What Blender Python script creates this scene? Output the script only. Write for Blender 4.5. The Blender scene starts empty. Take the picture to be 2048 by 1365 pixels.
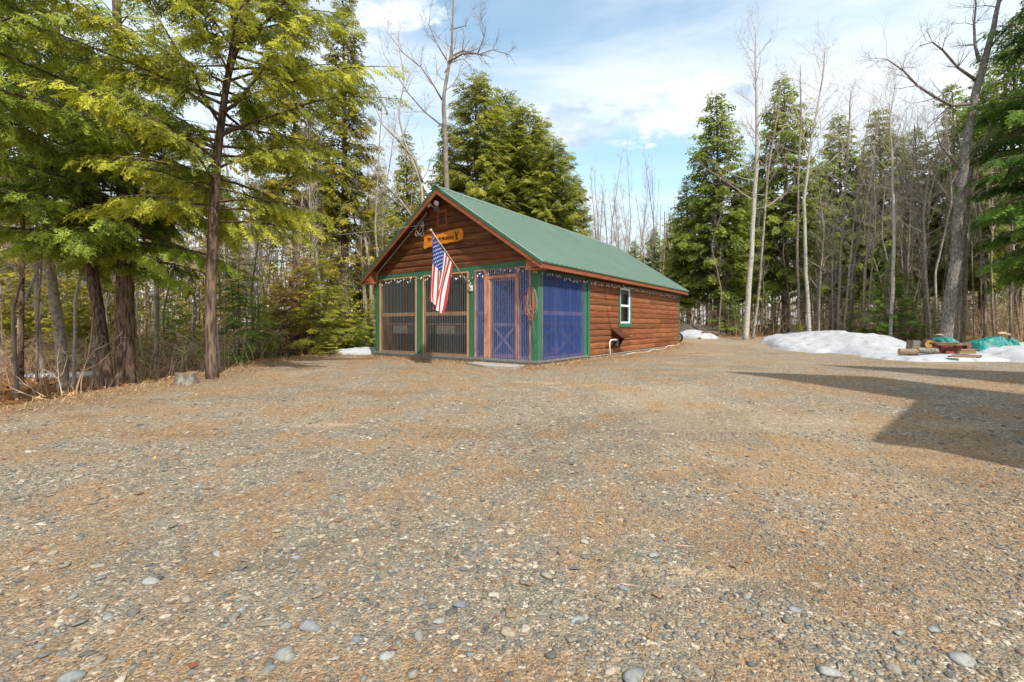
import bpy, math, random
import numpy as np
from mathutils import Vector, Matrix, Euler
R = math.radians
scene = bpy.context.scene
col = scene.collection

# ------------------------------------------------------------------ camera
F, HY, CZ = 895.8, 647.6, 0.9          # focal length and horizon in photo pixels, eye height
cam_d = bpy.data.cameras.new('camera'); cam = bpy.data.objects.new('camera', cam_d); col.objects.link(cam)
cam.location = (0, 0, CZ); cam.rotation_euler = (R(90), 0, 0)
cam_d.sensor_width = 36; cam_d.lens = F/2048*36
cam_d.shift_y = -(682.5-HY)/2048
cam_d.clip_start = 0.05; cam_d.clip_end = 2000
scene.camera = cam

# ------------------------------------------------------------------ sky
SUN = Vector((.298, -.623, .81)).normalized()
w = bpy.data.worlds.new('World'); scene.world = w; w.use_nodes = True
nt = w.node_tree; N = nt.nodes; L = nt.links; N.clear()
out = N.new('ShaderNodeOutputWorld'); bg = N.new('ShaderNodeBackground'); bg.inputs[1].default_value = 0.15
sky = N.new('ShaderNodeTexSky'); sky.sky_type = 'NISHITA'; sky.sun_disc = False
sky.sun_elevation = math.asin(SUN.z); sky.sun_rotation = math.atan2(SUN.x, SUN.y)
sky.air_density = 1.0; sky.dust_density = 0.9; sky.ozone_density = 1.4
tc = N.new('ShaderNodeTexCoord')
def wmath(op, a, b=None, c=None):
    n = N.new('ShaderNodeMath'); n.operation = op
    for i, v in enumerate((a, b, c)):
        if v is None: continue
        if hasattr(v, 'links'): L.new(v, n.inputs[i])
        else: n.inputs[i].default_value = v
    return n.outputs[0]
def wnoise(vec, scale, detail, rough, dist=0.0):
    n = N.new('ShaderNodeTexNoise'); L.new(vec, n.inputs['Vector'])
    n.inputs['Scale'].default_value = scale; n.inputs['Detail'].default_value = detail
    n.inputs['Roughness'].default_value = rough; n.inputs['Distortion'].default_value = dist
    return n.outputs['Fac']
def wramp(v, lo, hi):
    n = N.new('ShaderNodeMapRange'); n.interpolation_type = 'SMOOTHSTEP'
    L.new(v, n.inputs[0]); n.inputs[1].default_value = lo; n.inputs[2].default_value = hi
    return n.outputs[0]
sep = N.new('ShaderNodeSeparateXYZ'); L.new(tc.outputs['Generated'], sep.inputs[0])
zc = wmath('MAXIMUM', sep.outputs[2], 0.03)
zc2 = wmath('ADD', zc, 0.12)
px_ = wmath('DIVIDE', sep.outputs[0], zc2); py_ = wmath('DIVIDE', sep.outputs[1], zc2)
cmb = N.new('ShaderNodeCombineXYZ'); L.new(px_, cmb.inputs[0]); L.new(py_, cmb.inputs[1])
mp = N.new('ShaderNodeMapping'); mp.inputs['Rotation'].default_value = (0, 0, R(25)); mp.inputs['Scale'].default_value = (.45, 1.0, 1)
mp.inputs['Location'].default_value = (1.3, .4, 0)
L.new(cmb.outputs[0], mp.inputs[0])
veil = wramp(wnoise(mp.outputs[0], 1.1, 7, .58, .6), .25, .58)
# the cumulus bank low over the cabin: a band of directions broken up by noise
ax = wmath('DIVIDE', sep.outputs[0], wmath('MAXIMUM', sep.outputs[1], .05))
ay = wmath('DIVIDE', sep.outputs[2], wmath('MAXIMUM', sep.outputs[1], .05))
c2 = N.new('ShaderNodeCombineXYZ'); L.new(ax, c2.inputs[0]); L.new(wmath('MULTIPLY', ay, 2.0), c2.inputs[1])
pn = wnoise(c2.outputs[0], 7.0, 9, .6, .25)
def blob(cx, cy, rx, ry):
    dx = wmath('DIVIDE', wmath('SUBTRACT', ax, cx), rx); dy = wmath('DIVIDE', wmath('SUBTRACT', ay, cy), ry)
    return wmath('SUBTRACT', 1.0, wmath('ADD', wmath('MULTIPLY', dx, dx), wmath('MULTIPLY', dy, dy)))
b1 = blob(.20, .445, .17, .055); b2 = blob(.40, .49, .15, .07); b3 = blob(-.27, .68, .12, .06); b4 = blob(.08, .46, .08, .035)
bmax = wmath('MAXIMUM', wmath('MAXIMUM', b1, b2), wmath('MAXIMUM', b3, b4))
bmax = wmath('MAXIMUM', bmax, -2.0)
cum = wramp(wmath('ADD', wmath('MULTIPLY', bmax, .35), wmath('MULTIPLY', wmath('SUBTRACT', pn, .5), 2.4)), .02, .32)
gap1 = wramp(blob(.27, .36, .22, .075), -.6, .6); gap2 = wramp(blob(-.02, .72, .22, .10), -.8, .7)
gapn = wmath('MULTIPLY', wmath('MAXIMUM', gap1, gap2), .75)
hz = wmath('SUBTRACT', 1.0, wramp(sep.outputs[2], .0, .34))
veil = wmath('MAXIMUM', veil, wmath('MULTIPLY', hz, .75))
veil = wmath('MULTIPLY', veil, wmath('SUBTRACT', 1.0, gapn))
shade = wramp(wnoise(c2.outputs[0], 4.0, 5, .55), .35, .7)
mixs = N.new('ShaderNodeMix'); mixs.data_type = 'RGBA'
mixs.inputs[6].default_value = (2.3, 2.9, 3.6, 1); mixs.inputs[7].default_value = (5.2, 5.25, 5.3, 1); L.new(shade, mixs.inputs[0])
m1 = N.new('ShaderNodeMix'); m1.data_type = 'RGBA'
tint = N.new('ShaderNodeMix'); tint.data_type = 'RGBA'; tint.blend_type = 'MULTIPLY'; tint.inputs[0].default_value = 1
L.new(sky.outputs[0], tint.inputs[6]); tint.inputs[7].default_value = (1.15, 1.3, 1.12, 1)
L.new(wmath('ADD', wmath('MULTIPLY', veil, .88), .03), m1.inputs[0]); L.new(tint.outputs[2], m1.inputs[6]); m1.inputs[7].default_value = (4.15, 4.4, 4.65, 1)
m2 = N.new('ShaderNodeMix'); m2.data_type = 'RGBA'
L.new(cum, m2.inputs[0]); L.new(m1.outputs[2], m2.inputs[6]); L.new(mixs.outputs[2], m2.inputs[7])
L.new(m2.outputs[2], bg.inputs[0]); L.new(bg.outputs[0], out.inputs[0])

sd = bpy.data.lights.new('sun', 'SUN'); sun = bpy.data.objects.new('sun', sd); col.objects.link(sun)
sd.energy = 3.2; sd.angle = R(1.1); sd.color = (1, .94, .84)
sun.rotation_euler = SUN.to_track_quat('Z', 'Y').to_euler(); sun.location = (10, -20, 30)
scene.view_settings.view_transform = 'Standard'; scene.view_settings.look = 'None'
scene.view_settings.exposure = 0.78; scene.view_settings.gamma = 1
scene.render.engine = 'CYCLES'
scene.cycles.max_bounces = 8; scene.cycles.transparent_max_bounces = 12
scene.cycles.diffuse_bounces = 6; scene.cycles.glossy_bounces = 2

# ------------------------------------------------------------------ helpers
rng = np.random.default_rng(7)
def tag(o, label=None, cat=None, group=None, kind=None):
    if label: o['label'] = label
    if cat: o['category'] = cat
    if group: o['group'] = group
    if kind: o['kind'] = kind
    return o
def empty(name, loc=(0, 0, 0), rz=0, **k):
    o = bpy.data.objects.new(name, None); col.objects.link(o)
    o.location = loc; o.rotation_euler = (0, 0, rz); o.empty_display_size = .2
    return tag(o, **k)

class MB:
    """collects vertices and faces in numpy blocks and links them as one mesh object"""
    def __init__(s): s.v = []; s.f = []; s.c = []; s.n = 0; s.has = False; s.alpha = None
    def add(s, v, f, c=None):
        v = np.asarray(v, float).reshape(-1, 3); f = np.asarray(f, int)
        s.v.append(v)
        if f.ndim == 2: s.f.append(f + s.n)
        if c is None: s.c.append(np.ones((len(v), 3)))
        else:
            s.has = True; c = np.asarray(c, float)
            s.c.append(np.broadcast_to(c, (len(v), 3)))
        s.n += len(v); return s
    def box(s, a, b, c=None):
        x0, y0, z0 = [min(p, q) for p, q in zip(a, b)]; x1, y1, z1 = [max(p, q) for p, q in zip(a, b)]
        v = [(x0,y0,z0),(x1,y0,z0),(x1,y1,z0),(x0,y1,z0),(x0,y0,z1),(x1,y0,z1),(x1,y1,z1),(x0,y1,z1)]
        return s.add(v, [(0,3,2,1),(4,5,6,7),(0,1,5,4),(1,2,6,5),(2,3,7,6),(3,0,4,7)], c)
    def obox(s, p, q, w, t, up=(0, 0, 1), c=None):
        """box beam from p to q, w wide across, t thick along up"""
        p = Vector(p); q = Vector(q); d = (q-p).normalized(); up = Vector(up)
        sd_ = d.cross(up).normalized(); u2 = sd_.cross(d).normalized()
        v = []
        for e in (p, q):
            for a, b in ((-1,-1),(1,-1),(1,1),(-1,1)): v.append(e + sd_*a*w/2 + u2*b*t/2)
        return s.add([tuple(k) for k in v], [(0,1,2,3),(7,6,5,4),(0,4,5,1),(1,5,6,2),(2,6,7,3),(3,7,4,0)], c)
    def prism(s, poly, axis, a0, a1, c=None):
        """polygon in the two other axes, extruded along axis; triangulated as a fan (convex)"""
        n = len(poly); v = []
        for a in (a0, a1):
            for p in poly:
                q = [p[0], p[1]]; q.insert(axis, a); v.append(q)
        s.add(v, [(i, (i+1) % n, n+(i+1) % n, n+i) for i in range(n)], c)
        base = s.n - 2*n
        s.f.append(np.array([[base, base+i, base+i+1] for i in range(1, n-1)] + [[base+n, base+n+i+1, base+n+i] for i in range(1, n-1)]))
        return s
    def tube(s, pts, rad, sides=8, c=None, cap=True):
        P = np.asarray(pts, float); n = len(P); rad = np.broadcast_to(np.asarray(rad, float), (n,))
        T = np.gradient(P, axis=0); T /= np.linalg.norm(T, axis=1)[:, None] + 1e-9
        ref = np.array([0.0, 0, 1]) if abs(T[0, 2]) < .8 else np.array([1.0, 0, 0])
        U = np.cross(T, ref); U /= np.linalg.norm(U, axis=1)[:, None] + 1e-9
        for i in range(1, n):
            if np.dot(U[i], U[i-1]) < 0: U[i] = -U[i]
        W = np.cross(T, U); a = np.arange(sides)/sides*2*np.pi
        V = P[:, None] + rad[:, None, None]*(np.cos(a)[None, :, None]*U[:, None] + np.sin(a)[None, :, None]*W[:, None])
        i, j = np.meshgrid(np.arange(n-1), np.arange(sides), indexing='ij'); j2 = (j+1) % sides
        f = np.stack([i*sides+j, i*sides+j2, (i+1)*sides+j2, (i+1)*sides+j], -1).reshape(-1, 4)
        s.add(V.reshape(-1, 3), f, c)
        if cap and sides > 2:
            b = s.n - n*sides
            s.f.append(np.array([[b, b+k+1, b+k] for k in range(1, sides-1)]))
            b = s.n - sides
            s.f.append(np.array([[b, b+k, b+k+1] for k in range(1, sides-1)]))
        return s
    def segs(s, P0, P1, r0, r1, c=None):
        """many tapered three-sided twigs at once"""
        P0 = np.asarray(P0, float); P1 = np.asarray(P1, float)
        if len(P0) == 0: return s
        T = P1-P0; T /= np.linalg.norm(T, axis=1)[:, None]+1e-9
        ref = np.where(np.abs(T[:, 2:3]) < .9, np.array([[0, 0, 1.]]), np.array([[1., 0, 0]]))
        U = np.cross(T, ref); U /= np.linalg.norm(U, axis=1)[:, None]+1e-9; W = np.cross(T, U)
        r0 = np.asarray(r0, float)[:, None]; r1 = np.asarray(r1, float)[:, None]; V = []
        for P, r in ((P0, r0), (P1, r1)):
            for k in range(3):
                a = k*2.0944; V.append(P + r*(math.cos(a)*U + math.sin(a)*W))
        V = np.stack(V, 1); n = len(P0); b = np.arange(n)[:, None]*6
        f = np.concatenate([b + np.array([[k, (k+1) % 3, 3+(k+1) % 3, 3+k]]) for k in range(3)])
        return s.add(V.reshape(-1, 3), f, c)
    def mesh(s, name, mat, smooth=False):
        me = bpy.data.meshes.new(name); V = np.concatenate(s.v).astype(np.float32)
        me.vertices.add(len(V)); me.vertices.foreach_set('co', V.ravel())
        idx = np.concatenate([f.ravel() for f in s.f]); tot = np.concatenate([np.full(len(f), f.shape[1]) for f in s.f])
        st = np.concatenate([[0], np.cumsum(tot)[:-1]])
        me.loops.add(len(idx)); me.loops.foreach_set('vertex_index', idx.astype(np.int32))
        me.polygons.add(len(tot)); me.polygons.foreach_set('loop_start', st.astype(np.int32))
        me.polygons.foreach_set('use_smooth', np.full(len(tot), bool(smooth)))
        me.update(calc_edges=True)
        if s.has:
            ca = me.color_attributes.new('Col', 'FLOAT_COLOR', 'POINT')
            C = np.concatenate(s.c); C = np.concatenate([C, (s.alpha if s.alpha is not None else np.ones(len(C)))[:, None]], 1).astype(np.float32)
            ca.data.foreach_set('color', C.ravel())
        if mat: me.materials.append(mat)
        return me
    def build(s, name, mat, parent=None, smooth=False, loc=None, rz=0, **k):
        o = bpy.data.objects.new(name, s.mesh(name, mat, smooth)); col.objects.link(o)
        if parent: o.parent = parent
        if loc is not None: o.location = loc
        if rz: o.rotation_euler = (0, 0, rz)
        return tag(o, **k)
def copy_tree(o, parent=None):
    c = o.copy(); col.objects.link(c)
    if parent: c.parent = parent
    for ch in o.children: copy_tree(ch, c)
    return c

# smooth value noise in numpy, used for terrain and ground cover
_g = np.random.default_rng(3).random((64, 64))
def vn(x, y):
    xi = np.floor(x).astype(int); yi = np.floor(y).astype(int); fx = x-xi; fy = y-yi
    fx = fx*fx*(3-2*fx); fy = fy*fy*(3-2*fy)
    g = lambda a, b: _g[a % 64, b % 64]
    return (g(xi, yi)*(1-fx)+g(xi+1, yi)*fx)*(1-fy) + (g(xi, yi+1)*(1-fx)+g(xi+1, yi+1)*fx)*fy
def fbm(x, y, o=4):
    x = np.asarray(x, float); y = np.asarray(y, float); s = 0; a = .5; t = 0
    for i in range(o):
        s = s + a*vn(x*2**i+17.3*i, y*2**i+5.1*i); t += a; a *= .5
    return s/t
def sst(t): t = np.clip(t, 0, 1); return t*t*(3-2*t)

# ------------------------------------------------------------------ materials
def mat(name, base, rough=.7, spec=.3, metal=0, noise=None, bump=None, attr=False, trans=0, coord='Object', emit=None):
    """base colour; noise=(scale, color2, stretch xyz, lo, hi); bump=(scale, strength, stretch)"""
    m = bpy.data.materials.new(name); m.use_nodes = True; t = m.node_tree; n = t.nodes; l = t.links
    b = n['Principled BSDF']; b.inputs['Roughness'].default_value = rough; b.inputs['Metallic'].default_value = metal
    b.inputs['Specular IOR Level'].default_value = spec
    b.inputs['Base Color'].default_value = (*base, 1); src = None
    tcn = n.new('ShaderNodeTexCoord')
    def nz(scale, st, det=6, ro=.6):
        mpn = n.new('ShaderNodeMapping'); mpn.inputs['Scale'].default_value = st; l.new(tcn.outputs[coord], mpn.inputs[0])
        x = n.new('ShaderNodeTexNoise'); x.inputs['Scale'].default_value = scale; x.inputs['Detail'].default_value = det
        x.inputs['Roughness'].default_value = ro; l.new(mpn.outputs[0], x.inputs[0]); return x.outputs['Fac']
    if noise:
        sc, c2_, st, lo, hi = noise
        r = n.new('ShaderNodeMapRange'); r.inputs[1].default_value = lo; r.inputs[2].default_value = hi
        l.new(nz(sc, st), r.inputs[0])
        mx = n.new('ShaderNodeMix'); mx.data_type = 'RGBA'; l.new(r.outputs[0], mx.inputs[0])
        mx.inputs[6].default_value = (*base, 1); mx.inputs[7].default_value = (*c2_, 1); src = mx.outputs[2]
    if attr:
        at = n.new('ShaderNodeAttribute'); at.attribute_name = 'Col'
        mx = n.new('ShaderNodeMix'); mx.data_type = 'RGBA'; mx.blend_type = 'MULTIPLY'; mx.inputs[0].default_value = 1
        if src: l.new(src, mx.inputs[6])
        else: mx.inputs[6].default_value = (*base, 1)
        l.new(at.outputs['Color'], mx.inputs[7]); src = mx.outputs[2]
    if src: l.new(src, b.inputs['Base Color'])
    if bump:
        bs, bst, st = bump
        bn = n.new('ShaderNodeBump'); bn.inputs['Strength'].default_value = bst; bn.inputs['Distance'].default_value = .02
        l.new(nz(bs, st, 5), bn.inputs['Height']); l.new(bn.outputs[0], b.inputs['Normal'])
    if trans:
        tr = n.new('ShaderNodeBsdfTranslucent'); ms = n.new('ShaderNodeMixShader'); ms.inputs[0].default_value = trans
        if src: l.new(src, tr.inputs[0])
        else: tr.inputs[0].default_value = (*base, 1)
        o = n['Material Output']; l.new(b.outputs[0], ms.inputs[1]); l.new(tr.outputs[0], ms.inputs[2]); l.new(ms.outputs[0], o.inputs[0])
    return m
def plastic(name, tint, clear, diff, gloss_r=.12):
    """corrugated clear sheet: partly see-through, partly scattering, glossy"""
    m = bpy.data.materials.new(name); m.use_nodes = True; t = m.node_tree; n = t.nodes; l = t.links; n.clear()
    o = n.new('ShaderNodeOutputMaterial'); tr = n.new('ShaderNodeBsdfTransparent'); tr.inputs[0].default_value = (*tint, 1)
    d = n.new('ShaderNodeBsdfDiffuse'); d.inputs[0].default_value = (*diff, 1)
    tl = n.new('ShaderNodeBsdfTranslucent'); tl.inputs[0].default_value = (*diff, 1)
    g = n.new('ShaderNodeBsdfGlossy'); g.inputs['Roughness'].default_value = gloss_r; g.inputs[0].default_value = (.9, .92, 1, 1)
    a = n.new('ShaderNodeMixShader'); a.inputs[0].default_value = .4; l.new(d.outputs[0], a.inputs[1]); l.new(tl.outputs[0], a.inputs[2])
    b = n.new('ShaderNodeMixShader'); l.new(a.outputs[0], b.inputs[1]); l.new(tr.outputs[0], b.inputs[2])
    # grime: patches where the sheet is more scuffed
    tcn = n.new('ShaderNodeTexCoord'); mq = n.new('ShaderNodeMapping'); mq.inputs['Scale'].default_value = (1, 1, .10); l.new(tcn.outputs['Object'], mq.inputs[0]); x = n.new('ShaderNodeTexNoise'); x.inputs['Scale'].default_value = 11; x.inputs['Detail'].default_value = 3
    x.inputs['Roughness'].default_value = .6; l.new(mq.outputs[0], x.inputs[0])
    r = n.new('ShaderNodeMapRange'); r.inputs[1].default_value = .35; r.inputs[2].default_value = .75
    r.inputs[3].default_value = clear; r.inputs[4].default_value = clear-.20; l.new(x.outputs['Fac'], r.inputs[0]); l.new(r.outputs[0], b.inputs[0])
    fr = n.new('ShaderNodeFresnel'); fr.inputs[0].default_value = 1.3
    fm = n.new('ShaderNodeMath'); fm.operation = 'MULTIPLY'; fm.inputs[1].default_value = .6; l.new(fr.outputs[0], fm.inputs[0])
    c = n.new('ShaderNodeMixShader'); l.new(fm.outputs[0], c.inputs[0]); l.new(b.outputs[0], c.inputs[1]); l.new(g.outputs[0], c.inputs[2])
    l.new(c.outputs[0], o.inputs[0]); return m

M = {}
M['bark_hemlock'] = mat('hemlock_bark', (.060, .040, .032), .95, .1, noise=(26, (.23, .16, .115), (1, 1, .14), .40, .62), bump=(30, 1.0, (1, 1, .12)))
M['bark_grey'] = mat('grey_bark', (.14, .12, .10), .95, .1, noise=(20, (.30, .28, .255), (1, 1, .4), .44, .64), bump=(28, 1.0, (1, 1, .25)))
M['bark_birch'] = mat('birch_bark', (.46, .42, .37), .85, .15, noise=(9, (.10, .085, .075), (1, 1, 3.2), .54, .66), bump=(10, .3, (1, 1, 2)))
M['bark_pale'] = mat('pale_bark', (.34, .29, .235), .9, .1, noise=(9, (.14, .12, .10), (1, 1, 1.2), .45, .66), bump=(12, .3, (1, 1, 1)))
M['twig'] = mat('twig_bark', (.46, .39, .32), .9, .1, noise=(2, (.30, .24, .19), (1, 1, 1), .35, .65))
M['twig_dark'] = mat('dark_twig_bark', (.16, .125, .105), .9, .1, noise=(3, (.30, .25, .21), (1, 1, 1), .35, .7))
M['shrub'] = mat('shrub_bark', (.50, .38, .26), .8, .2, noise=(4, (.34, .26, .2), (1, 1, 1), .35, .7))
M['leaf'] = mat('hemlock_needles', (.9, .9, .9), .6, .2, attr=True, trans=.48)
M['litter'] = mat('dead_leaves', (1, 1, 1), .85, .1, attr=True, trans=.1)
M['stone'] = mat('pebbles', (1, 1, 1), .8, .2, attr=True, noise=(60, (.62, .6, .58), (1, 1, 1), .35, .7))
M['straw'] = mat('dry_straw', (1, 1, 1), .8, .1, attr=True, trans=.15)
M['siding'] = mat('stained_log_siding', (.285, .108, .044), .62, .25, attr=True, noise=(5, (.10, .035, .017), (.35, .35, 4), .38, .72), bump=(9, .35, (.25, .25, 3)))
M['trimwood'] = mat('stained_fascia', (.31, .105, .048), .6, .25, noise=(6, (.20, .06, .026), (.4, .4, 3), .35, .7), bump=(10, .2, (.3, .3, 3)))
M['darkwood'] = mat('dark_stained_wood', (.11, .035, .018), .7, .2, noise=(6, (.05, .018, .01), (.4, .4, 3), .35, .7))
M['green'] = mat('green_painted_trim', (.045, .165, .095), .5, .35, noise=(7, (.035, .125, .072), (1, 1, .5), .35, .7), bump=(14, .12, (1, 1, .3)))
M['roof'] = mat('green_metal_roof', (.115, .18, .14), .42, .5, noise=(.8, (.14, .21, .165), (1, 1, 1), .3, .7))
M['pine'] = mat('new_pine_frame', (.55, .33, .15), .7, .2, noise=(8, (.42, .22, .09), (1, 1, .3), .35, .7))
M['redframe'] = mat('weathered_red_frame', (.50, .26, .19), .75, .2, noise=(9, (.25, .10, .065), (1, 1, .35), .4, .68))
M['blue'] = mat('blue_tarp', (.06, .22, .70), .55, .3, noise=(2.5, (.04, .09, .40), (1, 1, .6), .35, .7), trans=.2)
M['concrete'] = mat('concrete', (.40, .38, .34), .9, .15, noise=(9, (.28, .265, .235), (1, 1, 1), .35, .7), bump=(30, .4, (1, 1, 1)))
M['greymetal'] = mat('grey_metal', (.22, .23, .23), .5, .5, noise=(6, (.14, .14, .14), (1, 1, 1), .3, .7))
M['white'] = mat('white_vinyl', (.80, .80, .78), .4, .4)
M['whiteplastic'] = mat('white_plastic', (.70, .69, .66), .5, .4, noise=(20, (.5, .49, .46), (1, 1, 1), .45, .7))
M['black'] = mat('black_rubber', (.02, .02, .022), .6, .3)
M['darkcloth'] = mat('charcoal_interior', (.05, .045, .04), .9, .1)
M['snow'] = mat('old_snow', (.40, .415, .445), .75, .3, noise=(4.5, (.25, .22, .19), (1, 1, 1), .55, .74), bump=(9, .8, (1, 1, 1)))
M['tarp'] = mat('teal_tarp', (.010, .23, .185), .45, .4, noise=(5, (.008, .13, .125), (1, 1, 1), .35, .7), bump=(7, .8, (1, 1, 1)))
M['brick'] = mat('red_paver', (.30, .095, .065), .85, .15, noise=(25, (.19, .07, .05), (1, 1, 1), .35, .7))
M['logend'] = mat('cut_log_end', (.62, .36, .14), .8, .1, noise=(14, (.42, .22, .08), (1, 1, 1), .35, .7))
M['plank'] = mat('weathered_plank', (.30, .205, .135), .85, .1, noise=(6, (.19, .13, .09), (.5, .5, 2), .35, .7))
M['sign'] = mat('varnished_slab', (.72, .27, .02), .35, .5, noise=(6, (.52, .16, .012), (.6, .6, 3), .35, .7))
M['ink'] = mat('burnt_lettering', (.06, .02, .01), .7, .1)
M['bulb'] = mat('clear_bulb', (.75, .73, .66), .12, .8)
M['wire'] = mat('dark_wire', (.03, .045, .03), .6, .3)
M['orange'] = mat('orange_cord', (.75, .13, .05), .45, .4)
M['rope'] = mat('grey_rope', (.30, .26, .22), .8, .1)
M['flagred'] = mat('flag_cloth', (1, 1, 1), .75, .2, attr=True, trans=.35)
M['star'] = mat('flag_star_white', (.85, .85, .86), .7, .1)
M['pole'] = mat('flag_pole', (.62, .47, .36), .4, .4, noise=(10, (.45, .33, .26), (1, 1, 1), .3, .7))
M['silver'] = mat('bright_metal', (.75, .75, .76), .25, .5, metal=.6)
M['conduit'] = mat('grey_conduit', (.33, .33, .32), .45, .4)
M['curtain'] = mat('curtain_cloth', (.55, .45, .33), .9, .1, noise=(20, (.35, .27, .2), (1, 1, .1), .35, .65))
M['tablecloth'] = mat('drab_table_cover', (.20, .17, .135), .9, .1, noise=(5, (.12, .10, .08), (1, 1, 1), .3, .7))
M['block'] = mat('weathered_block', (.23, .20, .17), .9, .1, noise=(9, (.15, .13, .11), (1, 1, 1), .35, .7), bump=(30, .4, (1, 1, 1)))
M['glass'] = plastic('window_glass', (.75, .78, .8), .93, (.05, .05, .06), .03)
M['clear'] = plastic('smoky_corrugated_sheet', (.84, .82, .80), .90, (.14, .135, .13), .3)
M['bluesheet'] = plastic('blue_tinted_sheet', (.64, .72, .98), .76, (.14, .23, .62), .3)
M['mound'] = mat('dark_earth', (.075, .066, .056), .95, .1, noise=(5, (.12, .10, .08), (1, 1, 1), .35, .7), bump=(12, .7, (1, 1, 1)))
M['housewall'] = mat('tan_clapboard', (.45, .38, .29), .7, .2, noise=(3, (.38, .32, .25), (.3, .3, 6), .4, .6))

# ------------------------------------------------------------------ terrain
def pad_edge(y):
    return np.interp(y, [-40, 2, 4, 5.6, 7, 9, 11, 12.7, 14, 15, 17, 22, 30], [-16, -8.6, -7.2, -6.5, -6.15, -6.0, -6.2, -6.5, -5.9, -5.2, -4.9, -2, 4])
def forest(x, y):
    """0 on the gravel yard, 1 in the woods"""
    d = pad_edge(y) - x + (fbm(x*.9, y*.9, 3)-.5)*.9
    a = sst(d/.8+.2)
    back = y - np.interp(x, [-5, 3, 8, 13, 20, 40], [19, 23, 23.5, 20, 15.5, 13]) + (fbm(x*.7+9, y*.7, 3)-.5)*2
    return np.maximum(a, sst(back/1.2))
def ground_z(x, y):
    x = np.asarray(x, float); y = np.asarray(y, float)
    z = -.34 + .23*sst((y-.5)/9.5)
    z = z + .45*sst((y-15)/10)*sst((x-3)/5)
    d = pad_edge(y) - x
    z = z - .55*sst((d-.15)/2.4)*(1-.5*sst((y-12)/8))
    z = z + (fbm(x*.35+3, y*.35, 3)-.5)*.06 + forest(x, y)*(fbm(x*1.1, y*1.1+7, 3)-.5)*.22
    return z
def at(px, Y, py=None):
    """photo pixel column at depth Y -> world x (and z when a row is given)"""
    x = (px-1024)/F*Y
    return (x, CZ-(py-HY)/F*Y) if py is not None else x
def gp(px, py):
    """point of the ground seen at a photo pixel"""
    Y = 10.0
    for _ in range(60):
        z = float(ground_z(at(px, Y), Y)); Y = Y*.5 + .5*min(60, (CZ-z)*F/max(py-HY, 4))
    return at(px, Y), Y, float(ground_z(at(px, Y), Y))

n_ = 560
s_ = np.linspace(-1, 1, n_)
gx = np.sinh(s_*5.2)/np.sinh(5.2)*240
gy = 3.0 + np.sinh(s_*5.2)/np.sinh(5.2)*260
GX, GY = np.meshgrid(gx, gy, indexing='ij')
GZ = ground_z(GX, GY)
def straw_amt(x, y):
    a = fbm(x*.75+2, y*.75+1, 4); b = fbm(x*2.6+5, y*2.6, 3)
    s = sst((a*.42+b*.58-.46)/.14)
    # worn wheel tracks stay gravel; the strip against the cabin is dry grass
    cu = (x-.584)*.593+(y-10.236)*.805; cv = -(x-.584)*.805+(y-10.236)*.593
    near = np.minimum(np.abs(cu), np.abs(cv))
    out = np.maximum(np.maximum(-cu, cu-11), np.maximum(-cv, cv-5.9))
    s = np.maximum(s, (1-sst((out-.5)/1.6))*sst((b-.25)/.3))
    e = x-pad_edge(y); s = np.maximum(s, (1-sst((e-.2)/1.3))*.95)
    right = sst((x-1.2)/2)*sst((4.2-y)/2); s = np.maximum(s, right*sst((a-.42)/.15))
    return np.clip(s*(.55+.45*sst((y-1)/3.5)), 0, 1)
def damp_amt(x, y):
    s = sst((fbm(x*.8+51, y*1.3+23, 4)-.63)/.07)*.6
    for sx, sy, rx, ry in ((-1.15, 2.3, .45, .07), (-.85, 2.55, .4, .06), (3.2, 9.6, .4, .05)):
        s = np.maximum(s, sst(1.3-np.hypot((x-sx-.3*(y-sy))/rx, (y-sy-.35*(x-sx))/ry)+(fbm(x*7, y*7, 3)-.5)*1.6)*.9)
    return np.clip(s, 0, 1)
def sand_amt(x, y):
    s = sst((fbm(x*.45+31, y*.6+11, 4)-.62)/.10)*.4
    for sx, sy, rx, ry in ((1.35, 3.6, .20, .16), (1.0, 2.2, .45, .08), (-2.2, 5.0, .6, .07), (.2, 7.9, .22, .10), (.6, 7.8, .22, .10), (1.4, 7.6, .5, .08)):
        s = np.maximum(s, sst(1.25-np.hypot((x-sx)/rx, (y-sy)/ry)+(fbm(x*6, y*6, 3)-.5)*1.2))
    return np.clip(s, 0, 1)
mg = MB(); i, j = np.meshgrid(np.arange(n_-1), np.arange(n_-1), indexing='ij')
fq = np.stack([i*n_+j, (i+1)*n_+j, (i+1)*n_+j+1, i*n_+j+1], -1).reshape(-1, 4)
mg.add(np.stack([GX, GY, GZ], -1).reshape(-1, 3), fq, np.stack([straw_amt(GX, GY), sand_amt(GX, GY), forest(GX, GY)], -1).reshape(-1, 3))
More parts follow.
